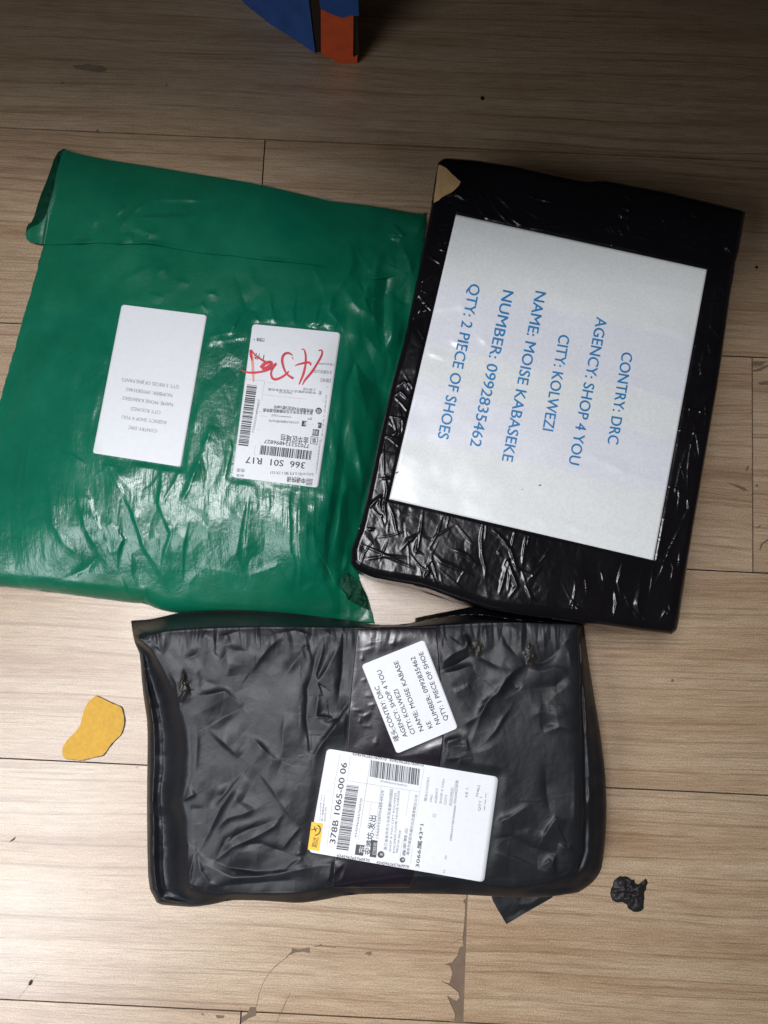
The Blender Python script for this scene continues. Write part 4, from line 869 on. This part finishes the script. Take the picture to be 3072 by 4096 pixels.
P_CREASE += [(zp3(p), a, l, r) for p, a, l, r in [
    ([(745, 500), (650, 560), (600, 615), (540, 720), (460, 780)], 3.8, 14, 26), ([(600, 625), (530, 720), (450, 800), (410, 900), (340, 1090)], 2.4, 16, 12), ([(640, 810), (570, 910), (520, 1000), (440, 1090)], 1.6, 9, 14), ([(690, 700), (620, 620)], -2.2, 16, 16),
    ([(100, 565), (220, 520), (350, 440)], -3.2, 12, 14), ([(110, 510), (210, 430), (300, 390), (310, 290)], 2.8, 14, 14), ([(100, 590), (230, 560), (350, 520)], 2.6, 12, 18), ([(300, 290), (320, 370), (350, 430)], 3.0, 8, 10), ([(350, 430), (450, 480), (560, 530)], -2.2, 16, 16),
    ([(990, 390), (930, 460), (860, 500), (760, 495)], -3.2, 14, 18), ([(760, 550), (850, 570), (960, 540), (1060, 560)], 2.0, 14, 20), ([(770, 690), (850, 680), (950, 680), (1040, 600)], -2.4, 20, 22), ([(900, 820), (970, 730), (1100, 640)], 1.6, 22, 24), ([(740, 910), (870, 860), (960, 880), (1100, 900)], 1.4, 26, 22), ([(880, 1010), (1000, 970), (1130, 1000)], 2.0, 22, 14), ([(850, 960), (980, 940)], -1.8, 18, 18),
    ([(240, 980), (380, 900), (460, 800)], 2.4, 20, 16), ([(0, 1130), (150, 1080), (290, 1050)], 1.8, 12, 14), ([(170, 750), (270, 700), (330, 660)], 1.8, 14, 18), ([(300, 1060), (320, 1150)], 1.2, 6, 8), ([(160, 1210), (260, 1200), (260, 1270)], 1.8, 12, 10), ([(140, 1110), (150, 1200)], 1.2, 9, 10), ([(560, 240), (600, 350), (680, 450)], -1.2, 9, 9), ([(640, 220), (690, 330)], 1.0, 7, 7), ([(1000, 340), (1060, 420), (1080, 530)], 1.0, 8, 8), ([(1030, 340), (1110, 300)], 1.0, 8, 8), ([(430, 230), (450, 290)], 1.0, 8, 8), ([(350, 1180), (480, 1130), (560, 1080)], 1.2, 22, 24)]]
P_CREASE += [(zp4(p), a, l, r) for p, a, l, r in [
    ([(500, 560), (570, 520), (640, 490), (780, 400)], 2.6, 16, 22), ([(870, 650), (920, 570), (960, 510), (1040, 520)], 2.8, 10, 24), ([(480, 750), (600, 780), (700, 820), (830, 880), (960, 930)], 1.8, 12, 14), ([(960, 770), (940, 840), (950, 920)], 2.4, 10, 14), ([(860, 860), (930, 810)], 1.8, 10, 12),
    ([(640, 600), (760, 570), (900, 600)], -2.0, 26, 26), ([(490, 660), (640, 640), (780, 720), (960, 760)], -1.8, 16, 18), ([(890, 100), (900, 350), (930, 480)], -1.8, 26, 18), ([(1100, 60), (1105, 300), (1100, 560)], 1.4, 16, 12), ([(980, 700), (1050, 730), (1080, 700)], 1.8, 12, 14)]]
def p_rough(PX, PY):
    w = W(PX, PY, PH_); x, y = w[..., 0], w[..., 1]
    gath = np.exp(-((PY - 2535) / 60) ** 2) + 0.6 * np.exp(-((PX - 790) / 40) ** 2) * 0
    return gath * 0.0009 * crumple(x / 0.006, y / 0.030, 66) + 0.0011 * crumple(x / 0.055, y / 0.045, 61) + 0.00022 * crumple(x / 0.018, y / 0.022, 63) + 0.00008 * crumple(x / 0.007, y / 0.011, 65) + 0.0009 * fbm(x / 0.06, y / 0.06, 67, 2)
ptape = [(1430, 2512), (1745, 2508), (1775, 3000), (1640, 3556), (1330, 3556), (1388, 3000)]
def par_creases(PX, PY):
    SHARP[:] = [1.0, 4.4, 0.85]; h = creases(PX, PY, P_CREASE); SHARP[:] = [0.9, 3.4, 0.85]; return h
def p_full(PX, PY):
    m = 0.05 + 0.95 * flat_mask(PX, PY, [lab3, lab4], 44)
    m = m * (0.35 + 0.65 * flat_mask(PX, PY, [ptape], 20))
    edge = sstep(0, 40, dist_poly(PX, PY, p_out)) * 0.8 + 0.2
    return p_base(PX, PY) + m * (p_rough(PX, PY) * edge + par_creases(PX, PY))
pp = tag(empty('bagged_parcel', W(1500, 3050, 0)), 'oblong parcel in dull black plastic with tape and two labels, nearest the bottom', 'parcel')
PX, PY = coons(p_top, p_right, p_bottom, p_left, 620, 430)
grid_mesh('bag_body', PX, PY, np.maximum(p_full(PX, PY), 0.0012), M['black_film'], pp, floor=0.0004, steps=6, inset=0.03)
def p_lab(PX, PY):
    PX = np.asarray(PX, float); PY = np.asarray(PY, float)
    return p_base(PX, PY) + 0.03 * (p_rough(PX, PY) + creases(PX, PY, P_CREASE))
# tape round the middle: follows the film closely
PX, PY = coons([(1430, 2516), (1745, 2511)], [(1745, 2511), (1770, 2800), (1775, 3000), (1700, 3300), (1640, 3552)], [(1330, 3552), (1640, 3552)], [(1430, 2516), (1400, 2800), (1388, 3000), (1350, 3300), (1330, 3552)], 90, 260)
TP_CREASE = [(Zm(1400, 2520, 3.318)(p), a, l, r) for p, a, l, r in [([(205, 195), (300, 160), (430, 140), (690, 148)], 0.7, 5, 6), ([(90, 275), (200, 265), (345, 220)], 0.7, 5, 6), ([(500, 190), (620, 185)], 0.5, 4, 4), ([(135, 380), (190, 380)], 0.9, 8, 8), ([(150, 665), (215, 650)], 0.7, 4, 5),
            ([(190, 865), (300, 885)], 0.6, 6, 6), ([(240, 1000), (330, 980)], 0.6, 5, 6), ([(30, 1055), (120, 1060), (160, 1085)], 0.8, 5, 6), ([(95, 1120), (180, 1145), (280, 1095)], 0.8, 5, 7), ([(165, 1275), (300, 1280)], 0.6, 6, 6), ([(300, 1490), (380, 1510)], 0.9, 10, 10), ([(115, 1210), (150, 1215)], 0.8, 6, 6)]]
grid_mesh('packing_tape', PX, PY, p_full(PX, PY) + 0.00045 + 0.35 * creases(PX, PY, TP_CREASE), M['packing'], pp, drop=0.0003)
# loose corner of the bag sticking out on the floor
PXf, PYf = coons([(1930, 3440), (2230, 3440)], [(2230, 3440), (2210, 3590), (2100, 3652), (2026, 3697)], [(2018, 3684), (2026, 3697)], [(1930, 3440), (1970, 3600), (1985, 3628), (2018, 3684)], 40, 40, 0)
grid_mesh('loose_corner', PXf, PYf, 0.0018 + 0.0012 * (1 + crumple(PXf / 60, PYf / 60, 71)) * 0.8, M['black_film'], pp, drop=0.0006)
# torn knots where the film was pulled through
M['wear'] = film('scuffed_black_poly', (0.016, 0.014, 0.011), 0.45, 0.08, 300, 0.6, spec=0.5)
def knot(cx, cy, rx, ry, seed):
    a = np.linspace(0, 2 * math.pi, 40); r = np.linspace(0, 1, 14)[:, None]
    jag = 1 + 0.35 * vnoise(np.cos(a) * 2.2 + seed, np.sin(a) * 2.2, seed); jag[-1] = jag[0]
    X = cx + rx * r * np.cos(a) * jag; Y = cy + ry * r * np.sin(a) * jag
    Z = p_full(X, Y) + 0.0006 + (1 - r ** 2) * 0.0022 * (0.5 + 0.5 * crumple(X / 16, Y / 16, seed))
    return grid_mesh('torn_spot', X[1:], Y[1:], Z[1:], M['wear'], pp)
knot(1905, 2600, 26, 34, 3); knot(2118, 2612, 26, 46, 4); knot(738, 2740, 22, 42, 5)
# film lip where the bag was opened, against the box
strip('bag_lip', zb3([(540, 1872), (640, 1850), (850, 1810), (950, 1790), (1010, 1800), (1200, 1850), (1500, 1890)]), zb3([(540, 1905), (640, 1880), (850, 1850), (950, 1850), (1010, 1850), (1200, 1880), (1500, 1905)]), 0.070, 0.084, M['black_tape'], pp, seed=8, amp=0.0012)

L4 = label(pp, lab4, p_lab, 12, lift=0.0009)
z6 = Zm(1400, 2520, 3.318)
def P6(x, y): return z6([(x, y)])[0]
p_ink = lambda X, Y: p_lab(X, Y) + 0.0009
ink = Ink(p_ink, 0.0003)
for t, a, b in [('唛头:CONTRY: DRC', (655, 1460), (380, 738)), ('AGENCY: SHOP 4 YOU', (765, 1412), (410, 525)), ('CITY: KOLWEZI', (868, 1372), (632, 782)), ('NAME: MOISE KABASE', (980, 1330), (634, 405)),
                ('KE', (1098, 1290), (1060, 1205)), ('NUMBER: 0992835462', (1200, 1240), (858, 348)), ('QTY: 1 PIECE OF SHOE', (1305, 1190), (965, 285))]:
    ink.text(t, P6(*a), P6(*b), 62 / 3.318, res=3, bold=0.012)
ink.make('text_line', M['ink'], L4, split=True)
L3 = label(pp, lab3, p_lab, 16, name='shipping_label', lift=0.0009)
z7 = Zm(1180, 2940, 1.885)
def P7(x, y): return z7([(x, y)])[0]
ink = Ink(p_ink, 0.0003)
def T7(t, a, b, cap, **k): ink.text(t, P7(*a), P7(*b), cap / 1.885, **{'bold': 0.012, **k})
T7('378B 1065-00 06', (302, 822), (392, 212), 44, res=3)
T7('安潍坊-发出', (568, 905), (610, 610), 40); T7('3066属43*1', (935, 1000), (970, 675), 26)
T7('434596265760970  434596265760970', (430, 152), (968, 240), 22); T7('434596265760970', (312, 920), (560, 958), 22); T7('434596265760970', (612, 970), (858, 1006), 22)
ink.make('text_line', M['ink'], L3, split=True)
ink = Ink(p_ink, 0.0003); ink.barcode(P7(310, 860), P7(390, 372), P7(402, 872), 11, mod=1.6); ink.make('barcode', M['ink'], L3)
ink = Ink(p_ink, 0.0003); ink.barcode(P7(575, 190), P7(942, 256), P7(564, 314), 13, mod=1.7); ink.make('barcode', M['ink'], L3)
ink = Ink(p_ink, 0.0003)
ink.quad(P7(462, 825), P7(525, 832), P7(513, 912), P7(450, 902)); ink.quad(P7(574, 790), P7(622, 797), P7(612, 925), P7(562, 918))
for cx, cy, r in [(648, 902, 14), (810, 942, 11)]:
    q = np.array(P7(cx, cy)); ink.add([q + np.array([math.cos(k * math.pi / 7), math.sin(k * math.pi / 7)]) * r for k in range(14)], [tuple(range(14))])
ink.make('stamp_mark', M['ink'], L3, kind='stuff')
ink = Ink(p_ink, 0.0005); T7('东', (516, 895), (526, 840), 34); T7('收', (660, 912), (666, 893), 20); T7('寄', (820, 952), (826, 934), 16); T7('已验视', (606, 905), (616, 812), 20)
ink.make('reversed_print', M['label'], L3, kind='stuff')
ink = Ink(p_ink, 0.0003)
T7('434596265760970', (462, 775), (508, 478), 16); T7('15669438904转4929', (628, 780), (672, 420), 22); T7('434596265760970', (640, 352), (842, 392), 14)
T7('浙江省金华市义乌市苏溪镇科创园区', (690, 870), (738, 405), 19); T7('SHOP 4 YOU CITY KOLWEZI', (722, 880), (765, 440), 16); T7('KOLWEZI NAME MOISE KABASE', (752, 890), (790, 420), 16); T7('PIECE OF SHOE', (775, 890), (800, 720), 16)
T7('鑫家鞋业', (828, 915), (850, 700), 18); T7('潍坊市高密市康庄社区鑫家鞋业公司', (858, 908), (925, 455), 18)
T7('唛头CONTRY', (992, 500), (1016, 318), 18); T7('DRC', (1030, 505), (1040, 450), 16); T7('AGENCY', (1068, 515), (1080, 402), 18); T7('SHOP 4 YOU', (1104, 518), (1130, 335), 18); T7('CITY', (1140, 525), (1150, 450), 18)
T7('KOLWEZI', (1178, 530), (1195, 400), 18); T7('XS6208已验收', (1212, 520), (1232, 342), 16); T7('200826419108190008000', (1180, 800), (1215, 530), 15); T7('KE 1', (1300, 470), (1306, 405), 18); T7('35462', (1378, 470), (1396, 380), 18); T7('QTY 1', (1396, 575), (1410, 470), 18)
T7('---', (1436, 570), (1450, 440), 30); T7('www.kuaidi.com', (190, 648), (202, 450), 10); T7('统一客服热线 95311', (208, 650), (228, 455), 10); T7('2022.05', (228, 655), (238, 545), 12); T7('M', (1142, 935), (1146, 912), 14); T7('M', (1130, 1040), (1134, 1022), 14)
q = np.array(P7(1050, 608)); 
for k in range(12):
    a, b2 = k * math.pi / 6, (k + 1) * math.pi / 6; ink.line(q + 6 * np.array([math.cos(a), math.sin(a)]), q + 6 * np.array([math.cos(b2), math.sin(b2)]), 2)
ink.make('small_print', M['greyink'], L3, kind='stuff')
ink = Ink(p_ink, 0.00028)
for a, b in [((338, 150), (300, 350)), ((418, 160), (392, 345)), ((570, 180), (470, 820)), ((392, 345), (945, 430)), ((975, 240), (940, 430)), ((500, 495), (640, 515)), ((575, 500), (545, 700)), ((650, 380), (600, 760)), ((865, 415), (790, 930)), ((940, 430), (870, 970)), ((460, 825), (452, 905)), ((300, 350), (240, 840)), ((1210, 345), (1180, 540))]:
    ink.line(P7(*a), P7(*b), 1.6)
ink.make('ruled_lines', M['lightink'], L3, kind='stuff')
ink = Ink(p_ink, 0.0003)
ink.quad(P7(125, 655), P7(212, 668), P7(182, 876), P7(96, 864)); ink.make('yellow_panel', M['yellowprint'], L3)
ink = Ink(p_ink, 0.0006)
ink.text('韵达', P7(160, 850), P7(176, 775), 18)
ink.stroke([P7(x, y) for x, y in [(150, 758), (178, 748), (192, 720), (186, 690), (168, 680)]], [4, 5, 5, 5, 4]); ink.stroke([P7(120, 715), P7(150, 712), P7(172, 705)], [3, 4, 3]); ink.stroke([P7(146, 690), P7(150, 712), P7(158, 730)], [3, 4, 3])
ink.make('logo', M['ink'], L3, kind='stuff')

# ------------------------------------------------------------------ scraps on the floor
zy = Zm(200, 2700, 4.1475)
yo = zy([(740, 352), (790, 356), (880, 392), (960, 440), (1100, 500), (1180, 530), (1205, 600), (1235, 750), (1215, 870), (1185, 980), (1100, 1060), (1010, 1150), (930, 1270), (870, 1340), (740, 1360), (620, 1392), (520, 1420), (380, 1398), (270, 1392), (215, 1350), (195, 1270), (215, 1190), (270, 1090), (360, 1000), (440, 920), (505, 830), (530, 700), (560, 590), (600, 510), (630, 440), (690, 395)])
def scrap_thing(name, pts, z, mat, thick, label_, cat, zf=None):
    c = W(np.mean([p[0] for p in pts]), np.mean([p[1] for p in pts]), 0)
    o = poly_obj(name, pts, z, mat, None, thick, zf); o.data.transform(Matrix.Translation(-Vector(c))); o.location = tuple(float(k) for k in c)
    return tag(o, label_, cat)
yp = resample(yo + [yo[0]], 90, 1)[:-1]
scrap_thing('paper_scrap', list(map(tuple, yp + 1.2 * np.stack([vnoise(yp[:, 0] / 5, yp[:, 1] / 5, 1), vnoise(yp[:, 0] / 5, yp[:, 1] / 5, 2)], -1))), 0.0012, M['yellow'], 0.0009, 'yellow irregular scrap of paper lying on the pale plank left of the parcels', 'scrap')
ysc = bpy.data.objects['paper_scrap']
bk = np.mean(yp, 0) + (yp - np.mean(yp, 0)) * 1.018 + np.array([3.2, 0.5]) + 1.5 * np.stack([vnoise(yp[:, 0] / 4, yp[:, 1] / 4, 11), vnoise(yp[:, 0] / 4, yp[:, 1] / 4, 12)], -1)
poly_obj('backing', list(map(tuple, bk)), 0.0004, M['scrap'], ysc, 0.0003)
zk = Zm(2200, 3400, 2.765)
ko = zk([(770, 292), (860, 295), (905, 330), (930, 325), (945, 372), (1000, 382), (1020, 350), (1048, 345), (1055, 312), (1075, 345), (1082, 370), (1065, 400), (1060, 440), (1040, 470), (1045, 540), (1035, 600), (1035, 650), (1000, 680), (950, 688), (905, 675), (860, 640), (850, 600), (800, 578), (740, 580), (690, 555), (668, 500), (670, 440), (690, 400), (700, 350), (735, 315)])
def lump(pts, n=44, m=12):
    B = resample(pts + [pts[0]], n * 2, 0); B = B + 1.3 * np.stack([vnoise(B[:, 0] / 3, B[:, 1] / 3, 5), vnoise(B[:, 0] / 3, B[:, 1] / 3, 6)], -1); B[-1] = B[0]
    c = B.mean(0); r = np.linspace(0.02, 1, m)[:, None, None]; G = c + (B[None] - c) * r
    Z = 0.0008 + 0.0060 * np.sqrt(np.clip(1 - r[..., 0] ** 2, 0, 1)) * (0.6 + 0.4 * crumple(G[..., 0] / 14, G[..., 1] / 14, 9)) + 0 * G[..., 0]
    return G[..., 0], G[..., 1], Z
X, Y, Z = lump(ko)
lo = grid_mesh('plastic_scrap', X, Y, Z, M['scrap'], None)
c = Vector(W(2515, 3575, 0)); lo.data.transform(Matrix.Translation(-c)); lo.location = c
tag(lo, 'small crumpled black plastic scrap on the floor right of the bottom parcel', 'scrap')

# ------------------------------------------------------------------ desk whose blue and orange side panel reaches into the picture; an unseen slab above is added to shade the floor
A = W(1262, 214, 0); B = W(955, 0, 0); Cq = W(1283, 212, 0); D = W(1372, 258, 0); E = W(1430, 252, 0)
dk = tag(empty('desk', (float(D[0]), float(D[1]), 0)), 'desk side panel in blue with an orange front edge, cut off by the top edge', 'desk')
SLAB = 0.50
def prism(name, xy, z0, z1, mat, parent, rnd_=0):
    n = len(xy); loc = ROOTLOC(parent)
    a = sum(xy[i][0] * xy[(i + 1) % n][1] - xy[(i + 1) % n][0] * xy[i][1] for i in range(n))
    if a < 0: xy = xy[::-1]
    V = [(x - loc.x, y - loc.y, z0 - loc.z) for x, y in xy] + [(x - loc.x, y - loc.y, z1 - loc.z) for x, y in xy]
    F = [tuple(reversed(range(n))), tuple(range(n, 2 * n))] + [(i, (i + 1) % n, n + (i + 1) % n, n + i) for i in range(n)]
    me = bpy.data.meshes.new(name); me.from_pydata(V, [], F); me.update(); me.materials.append(mat)
    o = bpy.data.objects.new(name, me); COL.objects.link(o); o.parent = parent
    bv = o.modifiers.new('edge', 'BEVEL'); bv.width = 0.0008; bv.segments = 2
    return o
# curved blue side: floor line surveyed in the photo
blue_line = [tuple(W(x, y, 0.0)[:2]) for x, y in [(1262, 216), (1180, 160), (1120, 122), (1080, 98), (1030, 58), (985, 22), (955, -10), (930, -60), (915, -130)]]
th = 0.012
prism('side_panel', blue_line + [(blue_line[-1][0] + 0.09, blue_line[-1][1] + 0.02), (float(A[0]) + 0.002, float(A[1]) + 0.03)], 0.0, SLAB - 0.001, M['bluepaint'], dk)
# front edge: orange below, blue film above with a torn border
x0, x1 = float(Cq[0]), float(E[0])
yf = float(D[1])
def front(px): 
    return yf
# height on the vertical front face at a photo row
def zrow(py):
    b_ = -(py - PH / 2) / FOC; t = yf / (b_ * CT + ST); return CAM_H + t * (b_ * ST - CT)
def face_pt(px, py, y=None):
    y = yf if y is None else y
    b_ = -(py - PH / 2) / FOC; t = y / (b_ * CT + ST); return ((px - PW / 2) / FOC * t, y, CAM_H + t * (b_ * ST - CT))
def face_prism(name, pts, depth, mat, yoff=0.0):
    P = [face_pt(x, y, yf + yoff) if y > -999 else (x, yf + yoff, SLAB - 0.001) for x, y in pts]; n = len(P); loc = ROOTLOC(dk)
    P = [(p[0] - loc.x, p[1] - loc.y, max(p[2], 0.0006)) for p in P]
    V = P + [(p[0], p[1] + depth, p[2]) for p in P]
    tr = tessellate_polygon([[Vector((p[0], p[2], 0)) for p in P]])
    F = [tuple(t) for t in tr] + [tuple(n + i for i in reversed(t)) for t in tr] + [(i, (i + 1) % n, n + (i + 1) % n, n + i) for i in range(n)]
    me = bpy.data.meshes.new(name); me.from_pydata(V, [], F); me.update(); me.materials.append(mat)
    import bmesh
    bm = bmesh.new(); bm.from_mesh(me); bmesh.ops.recalc_face_normals(bm, faces=bm.faces); bm.to_mesh(me); bm.free()
    o = bpy.data.objects.new(name, me); COL.objects.link(o); o.parent = dk; return o
face_prism('front_edge', [(1283, 36), (1284, 215), (1330, 238), (1366, 259), (1385, 254), (1400, 250), (1428, 252), (1430, 228), (1418, 232), (1412, 222), (1414, 64), (1405, 62), (1370, 72), (1310, 50)], 0.010, M['orangepaint'])
face_prism('front_cover', [(x0 - 0.001, -9999), (1281, 32), (1310, 50), (1340, 62), (1370, 72), (1400, 62), (1436, 64), (x1 + 0.001, -9999)], 0.012, M['bluepaint'], -0.0008)
face_prism('side_board', [(x1 - 0.005, -9999), (1412, 232), (1438, 232), (x1, -9999)], 0.008, M['darkwood'], 0.002)
prism('inner_board', [(x0 - 0.0045, yf + 0.0125), (x1, yf + 0.0125), (x1 + 0.01, yf + 0.45), (x0 - 0.04, yf + 0.45)], 0.0, SLAB - 0.001, M['darkwood'], dk)
prism('shade_slab', [(-0.75, 0.42), (-0.16, 0.37), (-0.10, 0.295), (0.9, 0.27), (0.9, 0.95), (-0.75, 0.95)], SLAB, SLAB + 0.025, M['darkwood'], dk)  # unseen slab, added and shaped to darken the floor at the far end
prism('back_board', [(0.05, 0.92), (0.9, 0.92), (0.9, 0.94), (0.05, 0.94)], 0.0, SLAB - 0.001, M['darkwood'], dk)
